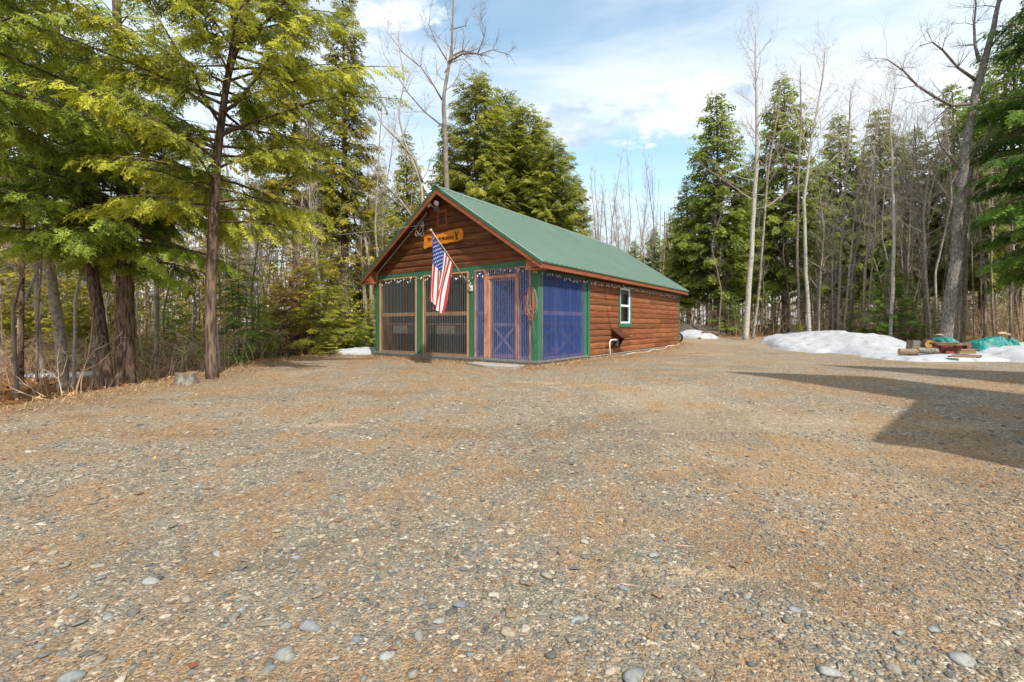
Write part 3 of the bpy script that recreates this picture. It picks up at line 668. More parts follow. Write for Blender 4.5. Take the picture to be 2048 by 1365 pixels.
# right side screen
e = MB(); u0_, u1_ = .169, 2.203; t = .05
e.box((u0_, -.012, .052), (u0_+t, .028, 2.078)); e.box((u1_-t, -.012, .052), (u1_, .028, 2.078)); e.box((u0_+t+.001, -.012, .052), (u1_-t-.001, .028, .12)); e.box((u0_+t+.001, -.012, 2.03), (u1_-t-.001, .028, 2.078)); e.box((u0_+t+.001, -.012, 1.105), (u1_-t-.001, .028, 1.2))
o = e.build('screen_panel', M['redframe'], **P_)
s = MB(); corrugated(s, 'u', u0_+.01, u1_+.02, .06, 2.07, -.028, pitch=.076, amp=.011); s.build('plastic_sheet', M['bluesheet'], o, smooth=True)
m_ = MB(); m_.box((.17, -.032, .02), (2.26, -.008, .05)); m_.build('bottom_flashing', M['greymetal'], **P_)
# inside the porch: partition of red lumber with blue sheeting, ceiling, floor
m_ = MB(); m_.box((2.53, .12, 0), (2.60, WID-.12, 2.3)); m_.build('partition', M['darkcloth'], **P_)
m_ = MB(); m_.box((2.505, .12, .05), (2.52, 2.0, 2.2)); m_.build('blue_backing', M['blue'], **P_)
m_ = MB()
for a in (.14, .95, 1.75): m_.box((2.44, a, .02), (2.50, a+.09, 2.2))
for a, b in ((.231, .949), (1.041, 1.749)):
    m_.box((2.445, a, .86), (2.495, b, .93)); m_.box((2.445, a, .02), (2.495, b, .09))
    m_.obox((2.46, a, .10), (2.46, b, .85), .06, .02, (1, 0, 0)); m_.obox((2.485, b, .10), (2.485, a, .85), .06, .02, (1, 0, 0))
m_.build('inner_frame', M['redframe'], **P_)
m_ = MB(); m_.box((.4, 1.99, .84), (2.5, 2.03, .93)); m_.box((.13, 2.2, .86), (.18, 5.6, .91)); m_.build('inner_rail', M['redframe'], **P_)
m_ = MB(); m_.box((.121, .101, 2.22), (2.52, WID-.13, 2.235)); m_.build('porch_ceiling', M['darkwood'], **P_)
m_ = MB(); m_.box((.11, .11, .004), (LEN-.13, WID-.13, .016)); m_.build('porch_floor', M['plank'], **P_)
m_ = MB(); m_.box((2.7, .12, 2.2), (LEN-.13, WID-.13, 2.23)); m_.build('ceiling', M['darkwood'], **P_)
# window in the side wall
m_ = MB(); wz0, wz1, wu0, wu1, t = .795, 2.075, 4.56, 5.56, .09
m_.box((wu0, -.05, wz0), (wu0+t, .02, wz1)); m_.box((wu1-t, -.05, wz0), (wu1, .02, wz1)); m_.box((wu0+t+.001, -.05, wz0), (wu1-t-.001, .02, wz0+t+.02)); m_.box((wu0+t+.001, -.05, wz1-.05), (wu1-t-.001, .02, wz1))
win = m_.build('window', M['green'], **P_)
a0, a1, b0, b1 = wu0+t+.002, wu1-t-.002, wz0+t+.022, wz1-.052
m_ = MB(); t = .055
m_.box((a0, -.035, b0), (a0+t, .03, b1)); m_.box((a1-t, -.035, b0), (a1, .03, b1)); m_.box((a0+t+.001, -.035, b0), (a1-t-.001, .03, b0+t)); m_.box((a0+t+.001, -.035, b1-t), (a1-t-.001, .03, b1)); m_.box((a0+t+.001, -.03, 1.435), (a1-t-.001, .028, 1.50))
m_.build('window_frame', M['white'], win)
m_ = MB(); m_.box((a0+t, -.004, b0+t), (a1-t, .0, b1-t)); m_.build('pane', M['glass'], win)
m_ = MB(); aa = np.linspace(a0, a0+.32, 30); V = [(q, .14+.015*math.sin(q*70), z) for z in (b0, b1) for q in aa]; m_.add(V, [(i, i+1, 31+i, 30+i) for i in range(29)])
aa = np.linspace(a1-.30, a1, 30); V = [(q, .14+.015*math.sin(q*70), z) for z in (b0, b1) for q in aa]; m_.add(V, [(i, i+1, 31+i, 30+i) for i in range(29)])
m_.build('curtain', M['curtain'], win, smooth=True)
m_ = MB(); m_.box((a0, .05, b1-.18), (a1, .06, b1)); m_.build('roller_blind', M['whiteplastic'], win)
# conduit following the left rake
m_ = MB(); m_.tube([(-.04, 3.62, 3.98), (-.045, 3.67, 3.90), (-.05, 4.6, 3.25), (-.05, 5.72, 2.47), (-.06, 5.79, 2.40), (-.05, 5.80, 2.2), (-.045, 5.84, 2.02)], .017, 8); m_.build('conduit', M['conduit'], smooth=True, **P_)
for (a, b) in ((-.05, 2.0), (.05, .75), (.05, .08)): pass
# floodlights under the peak
fl_ = empty('floodlight', W(-.06, 3.2, 4.02), CROT, label='twin-headed round floodlight under the gable peak', cat='light')
m_ = MB(); m_.box((-.03, -.07, -.09), (.05, .07, .02)); m_.build('mounting_box', M['greymetal'], fl_)
for q, (dv, dz) in enumerate(((.17, .12), (-.13, .10))):
    m_ = MB(); m_.tube([(0, dv*.3, .0), (-.06, dv*.7, .05), (-.09, dv, dz)], .012, 6)
    m_.tube([(-.05, dv*.97, dz+.02), (-.09, dv, dz), (-.13, dv*1.03, dz-.02), (-.165, dv*1.06, dz-.035), (-.168, dv*1.06, dz-.036)], [.03, .045, .065, .078, .01], 14)
    m_.build('lamp_head', M['whiteplastic'], fl_, smooth=True)
# round lamp disc at the porch: flag bracket and flag
def wl(u, v, z): return Vector(W(u, v, z))
flag = empty('wall_flag', W(-.03, 1.992, 1.80), CROT, label='american flag hanging from an angled pole on the cabin front', cat='flag')
tip = np.array([-1.36, 0, 1.225])
m_ = MB(); m_.tube([(0, 0, 0), tuple(tip*.5), tuple(tip)], [.013, .012, .011], 8); m_.build('pole', M['pole'], flag, smooth=True)
m_ = MB(); m_.tube([tuple(tip-.002), tuple(tip*1.01), tuple(tip*1.022), tuple(tip*1.03)], [.012, .028, .028, .005], 10); m_.build('finial', M['silver'], flag, smooth=True)
m_ = MB(); m_.box((-.02, -.045, -.07), (.012, .045, .07)); m_.tube([(0, 0, 0), tuple(tip*.07)], [.026, .022], 10); m_.build('bracket', M['whiteplastic'], flag)
NSg, NTg = 78, 90; hl = .92
S, T = np.meshgrid(np.linspace(0, 1, NSg+1), np.linspace(0, 1, NTg+1), indexing='ij')
def flag_pt(S, T):
    # hoist along the pole from the tip down; the fly hangs and gathers toward the tip side
    k = .965-.50*S
    hx = tip[0]*k; hz = tip[2]*k - .035
    drop = (1.52-.30*S)*T
    gather = (1-.62*T**1.1)
    x0 = tip[0]*.965
    X = x0+(hx-x0)*gather + .0*T
    Z = hz-drop
    Y = .05*np.sin(S*9+T*2.2)*T**.6 + .035*np.sin(S*19-T*3)*T + .02
    X = X + .03*np.sin(S*11+T*4)*T - .05*T
    fold = sst((S-.55)/.45)*T
    Y = Y - .06*fold
    return X, Y, Z
FX, FY, FZ = flag_pt(S, T)
stripe = np.minimum((S[:-1, :-1]*13+1e-6).astype(int), 12)
m_ = MB(); RED = np.array((.50, .055, .06)); WHT = np.array((.80, .79, .78)); BLU = np.array((.035, .065, .26))
i, j = np.meshgrid(np.arange(NSg), np.arange(NTg), indexing='ij')
Vq = np.stack([np.stack([A[:-1, :-1], A[1:, :-1], A[1:, 1:], A[:-1, 1:]], -1) for A in (FX, FY, FZ)], -1).reshape(-1, 4, 3)
can = (S[:-1, :-1] < 7/13-1e-6) & (T[:-1, :-1] < .40)
cc = np.where(can[..., None], BLU, np.where((stripe % 2 == 0)[..., None], RED, WHT)).reshape(-1, 3)
m_.add(Vq.reshape(-1, 3), np.arange(len(Vq)*4).reshape(-1, 4), np.repeat(cc, 4, 0)); cloth = m_.build('flag_cloth', M['flagred'], flag)
m_ = MB()
for r_ in range(9):
    for c_ in range(11):
        if (r_+c_) % 2: continue
        s0 = (r_+1)/10*7/13; t0 = (c_+1)/12*.40
        for side_ in (-1, 1):
            V = []
            for k in range(10):
                rr = .023 if k % 2 == 0 else .0095
                a = k*math.pi/5
                X, Y, Z = flag_pt(np.array(s0+rr*math.cos(a)*.85), np.array(t0+rr*math.sin(a)*.62)); V.append((float(X), float(Y)+side_*.004, float(Z)))
            X, Y, Z = flag_pt(np.array(s0), np.array(t0)); V.append((float(X), float(Y)+side_*.004, float(Z)))
            m_.add(V, [(k, (k+1) % 10, 10) for k in range(10)])
m_.build('flag_stars', M['star'], cloth)

# live-edge sign
sg = empty('wooden_sign', W(-.045, 2.97, 3.16), CROT, label='orange live-edge slab sign with lettering and a deer emblem', cat='sign')
pts = [(.72, .13), (.60, .16), (.40, .115), (.2, .13), (-.05, .16), (-.3, .19), (-.55, .205), (-.68, .19), (-.72, .10), (-.71, -.02), (-.66, -.11), (-.5, -.125), (-.3, -.115), (-.1, -.13), (.1, -.15), (.25, -.175), (.45, -.155), (.6, -.17), (.69, -.2), (.74, -.17), (.735, 0)]
ring = []
for (a, b), (c_, d_) in zip(pts, pts[1:]+pts[:1]):
    for k in range(4):
        f = k/4; ring.append((a+(c_-a)*f+rs.normal(0, .004), b+(d_-b)*f+rs.normal(0, .006)))
n = len(ring); V = [(-.02, a, b) for a, b in ring]+[(.0, a*1.01, b*1.03) for a, b in ring]+[(.02, a, b) for a, b in ring]+[(-.024, 0, 0)]
fl = [(k, (k+1) % n, n+(k+1) % n, n+k) for k in range(n)]+[(n+k, n+(k+1) % n, 2*n+(k+1) % n, 2*n+k) for k in range(n)]
m_ = MB(); m_.add(V, fl); m_.f.append(np.array([[k, 3*n, (k+1) % n] for k in range(n)])); slab = m_.build('slab', M['sign'], sg)
def text_mesh(s_txt, size, name, m, parent, loc, rot, ext=.004, shear=0):
    cu = bpy.data.curves.new(name, 'FONT'); cu.body = s_txt; cu.size = size; cu.extrude = ext; cu.align_x = 'CENTER'; cu.align_y = 'CENTER'; cu.offset = .002
    tmp = bpy.data.objects.new('tmp', cu); col.objects.link(tmp); bpy.context.view_layer.update()
    me = bpy.data.meshes.new_from_object(tmp.evaluated_get(bpy.context.evaluated_depsgraph_get()))
    bpy.data.objects.remove(tmp); bpy.data.curves.remove(cu)
    me.materials.clear(); me.materials.append(m)
    o = bpy.data.objects.new(name, me); col.objects.link(o); o.parent = parent; o.location = loc; o.rotation_euler = rot; return o
# letters face -x (toward the yard): text x axis runs along -v
text_mesh('TH     IN & MURRAY', .110, 'lettering', M['ink'], sg, (-.0275, .09, .012), (R(90), R(3), R(-90)))
m_ = MB()
def ant(sg_):
    q = [(-.028, -.505+sg_*.012, .07), (-.028, -.505+sg_*.05, .10), (-.028, -.505+sg_*.055, .165)]; m_.tube(q, [.007, .006, .003], 5)
    m_.tube([(-.028, -.505+sg_*.05, .10), (-.028, -.505+sg_*.085, .14)], [.005, .003], 5); m_.tube([(-.028, -.505+sg_*.03, .085), (-.028, -.505+sg_*.018, .13)], [.005, .003], 5)
ant(1); ant(-1)
m_.tube([(-.028, -.505, .075), (-.028, -.505, .045), (-.028, -.495, .01), (-.028, -.50, -.03)], [.022, .026, .018, .010], 8)
m_.tube([(-.028, -.535, .055), (-.028, -.505, .045), (-.028, -.475, .055)], [.004, .012, .004], 6)
m_.tube([(-.028, -.48, -.01), (-.028, -.545, -.065), (-.028, -.50, -.075)], [.016, .020, .012], 6)
m_.build('deer_emblem', M['ink'], sg)

# service cable: drop wire from the woods on the left to the gable, with its coil
c0 = wl(-.08, 3.62, 3.62)
m_ = MB(); far = Vector((at(-260, 16), 16, CZ+(HY-500)/F*16)); pts = []
for k in range(25):
    t = k/24; p = c0.lerp(far, t); p.z -= 4*.45*t*(1-t)*.9; pts.append(tuple(p))
m_.tube(pts, .0075, 5)
for k in range(4):
    a0 = k*1.3; cc_ = [(c0.x+cu_*(-.06-.01*k)-su_*(.16+.13*math.cos(a+a0)*(1+.15*k)), c0.y+su_*(-.06-.01*k)+cu_*(.16+.13*math.cos(a+a0)*(1+.15*k)), c0.z-.10+.17*math.sin(a)*(1+.1*k)) for a in np.linspace(0, 5.6, 22)]
    m_.tube(cc_, .006, 5)
m_.build('utility_cable', M['conduit'], smooth=True, label='grey service cable looping at the gable and running off into the left woods', cat='cable')

# string lights
def light_string(name, P, label, seed):
    r = np.random.default_rng(seed); o = empty(name, P[0], 0, label=label, cat='string lights', group='clear bulb string lights')
    P = [np.array(p)-np.array(P[0]) for p in P]; L0 = [np.linalg.norm(b-a) for a, b in zip(P, P[1:])]; tot = sum(L0); pts = []; bulbs = []
    n = int(tot/.11)
    for k in range(n+1):
        s = tot*k/n; q = 0
        while q < len(L0)-1 and s > L0[q]: s -= L0[q]; q += 1
        p = P[q]+(P[q+1]-P[q])*min(1, s/L0[q]); p = p+np.array([0, 0, -.05*abs(math.sin(k*.9))+r.normal(0, .018)])
        pts.append(p); bulbs.append(p+np.array([r.normal(0, .02), r.normal(0, .02), -.012]))
    m_ = MB(); m_.tube(pts, .0045, 4); m_.build('wire', M['wire'], o)
    b = MB(); b.tube([(0, 0, 0), (0, 0, -.018), (0, 0, -.026), (0, 0, -.045), (0, 0, -.062), (0, 0, -.07)], [.007, .008, .012, .013, .008, .001], 7)
    me = b.mesh('bulb', M['bulb'], True)
    for k, p in enumerate(bulbs[:100]):
        q = bpy.data.objects.new('bulb', me); col.objects.link(q); q.parent = o; q.location = p; q.rotation_euler = (r.normal(0, .5), r.normal(0, .5), 0)
light_string('string_lights', [W(-.05, 5.75, 2.16), W(-.05, 5.0, 2.19), W(-.05, 4.0, 2.24), W(-.05, 3.0, 2.20), W(-.05, 2.1, 2.14), W(-.05, 2.0, 1.95), W(-.05, 1.85, 2.15), W(-.05, 1.0, 2.24), W(-.05, .2, 2.24), W(-.06, -.05, 2.12)], 'string of small clear bulbs across the cabin front above the plastic panels', 3)
light_string('string_lights', [W(.1, -.06, 2.12), W(.8, -.06, 2.13), W(1.5, -.06, 2.05), W(2.4, -.07, 2.10), W(3.6, -.07, 2.08), W(4.6, -.08, 2.11), W(5.6, -.08, 2.11), W(6.6, -.07, 2.08), W(7.8, -.07, 2.07), W(9, -.07, 2.06), W(10.6, -.07, 2.05)], 'string of small clear bulbs under the eave of the cabin side wall', 4)
# dangling wire from the eave to the outlet shelter
m_ = MB(); m_.tube([W(3.5, -.06, 2.07), W(3.55, -.06, 1.85), W(3.62, -.05, 1.5), W(3.75, -.05, 1.1), W(3.95, -.06, .72)], .005, 5)
m_.tube([W(3.5+.04*math.sin(a), -.07, 1.9-.03*a+.02*math.cos(a*2)) for a in np.linspace(0, 7, 24)], .006, 5)
m_.build('dangling_wire', M['wire'], label='thin dark wire hanging down the side wall to the small brown shelter', cat='wire')

# orange and grey cord coil at the porch corner
co = empty('cord_coil', W(-.06, .10, 1.75), CROT, label='coiled orange cord and rope hung on the green corner post', cat='cord')
for nm, mm, sd_, cnt in (('orange_cord', 'orange', 4, 4), ('rope', 'rope', 5, 6)):
    m_ = MB(); r = np.random.default_rng(sd_)
    for k in range(cnt):
        wv = r.uniform(.06, .12); hv = r.uniform(.26, .38); of = r.normal(0, .03); a = np.linspace(0, 2*math.pi, 26)
        m_.tube([(-.02-.012*k+r.normal(0, .002), of+wv*math.sin(t)*(1-.25*math.cos(t))+(.04 if nm == 'orange_cord' else -.03), -hv-.02+hv*math.cos(t)) for t in a], .0055, 6)
    m_.tube([(-.03, -.03, -.75), (-.03, -.06, -.95), (-.02, -.11, -1.15), (-.02, -.10, -1.3)], .008, 6)
    m_.build(nm, M[mm], co, smooth=True)
m_ = MB(); m_.tube([(.03, 0, 0), (-.10, 0, .01)], .01, 6); m_.build('hook', M['greymetal'], co)

# little slanted-roof outlet shelter with white pipe on the side wall
ob = empty('outlet_shelter', W(4.25, -.03, .2), CROT, label='small dark brown slant-roofed box on the side wall below the window', cat='box')
m_ = MB()
m_.prism([(-.02, .55), (-.35, .30), (-.35, .27), (-.02, .50)], 0, -.28, .30)
m_.build('lid', M['darkwood'], ob)
m_ = MB()
for a in (-.20, .20): m_.prism([(-.001, .49), (-.27, .31), (-.05, .0), (-.001, -.03)], 0, a, a+.02)
m_.box((-.178, -.02, .0), (.198, -.001, .48)); m_.build('side_cheeks', M['darkwood'], ob)
m_ = MB(); m_.box((-.1, -.10, .02), (.06, -.022, .2)); m_.build('outlet', M['greymetal'], ob)
m_ = MB(); m_.tube([(-.05, -.08, .12), (-.2, -.16, .20), (-.42, -.16, .22), (-.60, -.14, .22), (-.66, -.13, .16), (-.66, -.13, .0), (-.60, -.13, -.34)], .017, 8)
m_.build('drain_pipe', M['white'], ob, smooth=True)
m_ = MB(); m_.tube([(-.46, -.16, .22), (-.22, -.17, .21)], .036, 10); m_.build('pipe_collar', M['conduit'], ob, smooth=True)
m_ = MB(); pts = [W(4.9+.28*k, -.12-.05*math.sin(k*1.1), float(ground_z(*W(4.9+.28*k, -.12)[:2]))+.05+.03*math.sin(k*.9)) for k in range(22)]
m_.tube(pts, .012, 8); m_.build('hose', M['white'], smooth=True, label='white hose lying on the ground along the side wall', cat='hose')
# tables inside the dark porch bays
for q, (v0_, v1_, lb) in enumerate(((2.2, 3.72, 'pale covered table behind the plastic of the middle bay'), (4.12, 5.62, 'pale covered table behind the plastic of the left bay'))):
    tb = empty('covered_table', W(.75, (v0_+v1_)/2, 0), CROT, label=lb, cat='table'); h = (v1_-v0_)/2
    m_ = MB(); zz = []; A = np.linspace(-h, h, 50)
    V = [(x_+.01*math.sin(a*30)*(z < .75), a, z) for x_, z in ((-.33, .60), (-.32, .82), (-.28, .84), (.28, .84), (.32, .82), (.33, .6)) for a in A]
    m_.add(V, [(r_*50+i, r_*50+i+1, (r_+1)*50+i+1, (r_+1)*50+i) for r_ in range(5) for i in range(49)]); m_.build('cloth', M['tablecloth'], tb, smooth=True)
    for a in (-1, 1):
        for b in (-1, 1): m_ = MB(); m_.box((a*.25-.02, b*(h-.1)-.02, .016), (a*.25+.02, b*(h-.1)+.02, .82)); m_.build('leg', M['black'], tb)
# concrete step at the door
m_ = MB(); z0 = float(ground_z(*W(-.5, 1)[:2]))
V = [(-.06, 1.75, 0), (-.06, .30, 0), (-.62, .20, -.03), (-.72, 1.0, -.035), (-.40, 1.8, -.02)]
m_.prism([(a, b) for a, b, _ in V], 2, z0-.1, -.055); m_.build('doorstep', M['concrete'], loc=W(0, 0), rz=CROT, label='low pale concrete slab on the ground before the screen door', cat='step')

# ------------------------------------------------------------------ house beyond the right edge of the view (throws the shadow on the gravel)
hs = empty('house', (8, 0, 0), 0, label='tan clapboard house just beyond the right side of the yard', cat='house')
def hb(nm, poly, z0, z1, m, c=None):
    m_ = MB(); m_.prism([(a-8, b) for a, b in poly], 2, z0, z1); return m_.build(nm, m, hs)
hb('wall', [(7.13, 3.95), (9.35, 3.15), (13.6, -7), (11.5, -7)], -.6, 6.7, M['housewall'])
hb('wall', [(10.7, 4.05), (13.9, 2.35), (17.5, -7), (15.0, -7)], -.6, 8.7, M['housewall'])
hb('wall', [(4.95, 2.05), (8.25, .12), (10.2, 1.9), (6.95, 3.9)], -.6, 2.7, M['housewall'])
hb('roof', [(4.70, 2.1), (8.2, .05), (10.4, 2.0), (6.9, 4.1)], 2.701, 2.82, M['roof'])
m_ = MB(); m_.prism([(7.0-8, 4.1), (9.42-8, 3.2), (13.7-8, -7.1), (11.4-8, -7.1)], 2, 6.701, 6.85); m_.build('roof', M['roof'], hs)
m_ = MB(); m_.prism([(10.6-8, 4.2), (14.0-8, 2.4), (17.6-8, -7.1), (14.9-8, -7.1)], 2, 8.701, 8.85); m_.build('roof', M['roof'], hs)
wn_ = empty('window', (0, 0, 0)); wn_.parent = hs; wn_.location = (6.3-8, 1.2, .9); wn_.rotation_euler = (0, 0, math.atan2(-1.93, 3.3))
m_ = MB(); m_.box((0, -.03, 0), (1, .02, 1.2)); m_.build('window_frame', M['white'], wn_)
m_ = MB(); m_.box((.08, -.045, .08), (.92, -.031, 1.12)); m_.build('pane', M['darkcloth'], wn_)

# ================================================================== vegetation
def hemlock_spray(nt, sub, w, seed):
    """one flat feathery spray, length 1 along x; returns quads (n,4,3) and a tip-ness value per quad"""
    r = np.random.default_rng(seed); Q = []; tp = []
    lk = .36 if sub > 2 else .50; a0_, a1_ = (.42, .75) if sub > 2 else (.65, 1.0)
    def strip(p, a, ln, wd, zt):
        d = np.array([math.cos(a), math.sin(a), zt]); s = np.array([-math.sin(a), math.cos(a), r.normal(0, .35)])*wd
        Q.append([p, p+d*ln*.45+s, p+d*ln, p+d*ln*.45-s]); return d
    for k in range(nt):
        t = (k+.6)/nt; sd_ = 1 if k % 2 else -1; p = np.array([t*.92, 0, -.22*t*t]); ln = (lk*(1-t)**.75+.12)*r.uniform(.7, 1.2); a = sd_*r.uniform(a0_, a1_)
        zt = -.28+r.normal(0, .1); d = strip(p, a, ln, w, zt); tp.append(t*.6+.2)
        for q in range(sub):
            f = (q+.8)/(sub+.6); s2 = 1 if q % 2 else -1
            strip(p+d*ln*f*.85, a+s2*r.uniform(.5, .95), ln*(.55*(1-f)+.22), w*.85, zt-.05+r.normal(0, .15)); tp.append(min(1, t*.5+f*.6))
    strip(np.array([.85, 0, -.16]), r.normal(0, .2), .22, w, -.3); tp.append(1)
    return np.array(Q), np.array(tp)
NEAR = [hemlock_spray(8, 3, .030, s) for s in range(6)]
MID = [hemlock_spray(8, 2, .05, 10+s) for s in range(4)]
FAR = [hemlock_spray(6, 1, .085, 20+s) for s in range(4)]
def place_sprays(mb, protos, P, D, UP, size, base_c, tip_c, r, tone):
    """P origins, D forward dirs, UP normals, size lengths, tone 0..1 picks the colour"""
    n = len(P); k = r.integers(0, len(protos), n); D = D/np.linalg.norm(D, axis=1)[:, None]
    S = np.cross(UP, D); S /= np.linalg.norm(S, axis=1)[:, None]+1e-9; U = np.cross(D, S)
    for q, (Q, tp) in enumerate(protos):
        s = np.where(k == q)[0]
        if not len(s): continue
        A = Q.reshape(-1, 3)
        V = P[s][:, None]+size[s][:, None, None]*(A[None, :, 0:1]*D[s][:, None]+A[None, :, 1:2]*S[s][:, None]+A[None, :, 2:3]*U[s][:, None])
        mixf = np.clip(tone[s][:, None]*.75+tp[None]*.35+r.normal(0, .12, (len(s), len(tp))), 0, 1)[..., None]
        c = base_c*(1-mixf)+tip_c*mixf
        mb.add(V.reshape(-1, 3), np.arange(len(s)*len(Q)*4).reshape(-1, 4), np.repeat(c.reshape(-1, 3), 4, 0))
def path_at(path, z):
    P = np.asarray(path, float); return np.array([np.interp(z, P[:, 2], P[:, 0]), np.interp(z, P[:, 2], P[:, 1])])
def conifer(name, path, rad, z0, z1, Rm, nl, protos, seed, label=None, spacing=.17, ssize=.42, prof=None, base_c=(.050, .080, .018), tip_c=(.44, .42, .045),
            droop=.30, rise=.25, bark='bark_hemlock', loc=None, group=None, dead=0, azlim=None, bush=1.0, cat='tree', crown_name='crown', hang=.75):
    """trunk along path (local points), limbs between z0 and z1, each carrying flat drooping sprays"""
    r = np.random.default_rng(seed); base_c = np.array(base_c); tip_c = np.array(tip_c)
    root = empty(name, loc or (0, 0, 0), 0, label=label, cat=cat, group=group)
    tk = MB(); P = np.asarray(path, float)
    zz = np.linspace(P[0, 2], P[-1, 2], 26); TP = np.array([[*path_at(path, z), z] for z in zz]); TP[:, :2] += np.cumsum(r.normal(0, .008, (26, 2)), 0)*rad*6
    rr = np.interp(zz, P[:, 2], [rad*q for q in (P[:, 3] if P.shape[1] > 3 else np.linspace(1, .08, len(P)))]); rr[0] *= 1.35; rr[1] *= 1.05
    tk.tube(TP, rr, 14 if rad > .08 else 7)
    crown = MB(); L0 = []; L1 = []; R0 = []; R1 = []
    PP = []; DD = []; UU = []; SZ = []; TN = []
    prof = prof or (lambda t: (1-t)**.75*(.55+.45*min(1, t*5)))
    for k in range(nl):
        t = ((k+r.random())/nl)**bush; z = z0+(z1-z0)*t; Ln = Rm*prof(t)*r.uniform(.62, 1.12)+.12
        az = k*2.39996+r.normal(0, .35)
        if azlim is not None and not azlim(az, t, r): continue
        c = path_at(path, min(z, P[-1, 2])); el = rise*(.4+1.3*t)+r.normal(0, .10)
        ns = max(4, int(Ln/.22)); p = np.array([c[0], c[1], z]); pts = [p]; hd = az
        for q in range(ns):
            f = (q+.5)/ns; e = el-droop*2.0*f*f*(1.2-t); hd += r.normal(0, .10)
            p = p+np.array([math.cos(hd)*math.cos(e), math.sin(hd)*math.cos(e), math.sin(e)])*Ln/ns; pts.append(p)
        pts = np.array(pts); lr = (.010+.011*Ln)*(rad/.14)**.4
        rad_ = lr*np.linspace(1, .12, ns+1); L0 += list(pts[:-1]); L1 += list(pts[1:]); R0 += list(rad_[:-1]); R1 += list(rad_[1:])
        limb_tone = np.clip(r.normal(.42, .22), 0, 1)
        if r.random() < dead: continue
        st = .18 if Ln > 1 else .05; m = max(3, int(Ln*(1-st)/spacing*2))
        for q in range(m+1):
            f = st+(1-st)*(q+r.random()*.6)/m; f = min(f, 1); i_ = min(int(f*ns), ns-1); pp = pts[i_]+(pts[i_+1]-pts[i_])*(f*ns-i_)
            d = pts[i_+1]-pts[i_]; d /= np.linalg.norm(d); sd_ = 1 if q % 2 else -1
            ang = sd_*r.uniform(.45, 1.15)*(1-f*.55) if q < m else 0; ca, sa = math.cos(ang), math.sin(ang)
            dd = np.array([d[0]*ca-d[1]*sa, d[0]*sa+d[1]*ca, d[2]-.18-r.random()**1.5*hang])
            pp = pp+np.array([0, 0, r.normal(0, .035)*ssize/.4])
            PP.append(pp); DD.append(dd); UU.append((r.normal(0, .42), r.normal(0, .42), 1)); SZ.append(ssize*(.5+.6*(1-f)**.5+.35*r.random())*min(1, .45+Ln*.6)); TN.append(limb_tone+.35*f+r.normal(0, .26)-.15)
            # secondary twig with its own sprays on the big limbs
            if Ln > 1.3 and f < .8 and r.random() < .75:
                l2 = ssize*r.uniform(.9, 1.5)*(1.1-f); dn = dd/np.linalg.norm(dd); e_ = pp+dn*l2
                L0.append(pp); L1.append(e_); R0.append(lr*.25); R1.append(lr*.08)
                for g_ in (.45, .75, 1.0):
                    a2 = r.choice((-1, 1))*r.uniform(.2, .8); c2__, s2__ = math.cos(a2), math.sin(a2)
                    PP.append(pp+dn*l2*g_); DD.append((dn[0]*c2__-dn[1]*s2__, dn[0]*s2__+dn[1]*c2__, dn[2]-.2-r.random()*hang*.6)); UU.append((r.normal(0, .42), r.normal(0, .42), 1)); SZ.append(ssize*r.uniform(.5, .8)); TN.append(limb_tone+.35*f+r.normal(0, .26))
    tk.segs(L0, L1, R0, R1)
    tk.build('trunk', M[bark], root, smooth=True)
    if PP:
        place_sprays(crown, protos, np.array(PP), np.array(DD), np.array(UU, float), np.array(SZ), base_c, tip_c, r, np.clip(np.array(TN), 0, 1))
        crown.build(crown_name, M['leaf'], root)
    return root
def world_path(pts, base):
    """photo pixels along a trunk, at the depth of its base -> local path with radii from pixel widths"""
    bx, by, bz = base; out = []
    for px, py, dy, wpx in pts:
        Y = by+dy; out.append((at(px, Y)-bx, dy, CZ-(py-HY)/F*Y-bz, wpx/2/F*Y))
    return out
def traced_conifer(name, pts, **k):
    base = gp(pts[0][0], pts[0][1]); path = [(a, b, c, d*.8) for a, b, c, d in world_path(pts, base)]; path[0] = (path[0][0], path[0][1], -.15, path[0][3]); rad = path[0][3]
    path = [(a, b, c, d/rad) for a, b, c, d in path]
    return conifer(name, path, rad, loc=base, **k), base

# the three big hemlocks at the left edge of the yard
wide = lambda t: (.80+.5*t) if t < .25 else .95*(1-(t-.25)/.75)**.55
traced_conifer('hemlock_tree', [(250, 793, 0, 42), (252, 640, 0, 38), (256, 500, 0, 36), (250, 330, .1, 28), (236, 120, .2, 20), (228, -150, .3, 14), (225, -500, .3, 4)],
    z0=2.75, z1=8.5, Rm=2.7, nl=88, protos=NEAR, seed=41, spacing=.13, ssize=.36, base_c=(.05, .10, .025), tip_c=(.58, .70, .10), prof=wide, label='thick-trunked hemlock at the left edge of the yard, second from the left', rise=.22, droop=.22)
traced_conifer('hemlock_tree', [(219, 798, -.1, 28), (208, 700, 0, 26), (192, 590, .1, 25), (174, 490, .2, 22), (150, 330, .3, 18), (118, 100, .4, 15), (95, -250, .5, 5)],
    z0=2.9, z1=7.2, Rm=2.9, nl=66, protos=NEAR, seed=43, spacing=.13, ssize=.36, base_c=(.05, .10, .025), tip_c=(.56, .68, .10), prof=wide, label='hemlock with a trunk leaning left, beside the thickest trunk', rise=.22, droop=.22)
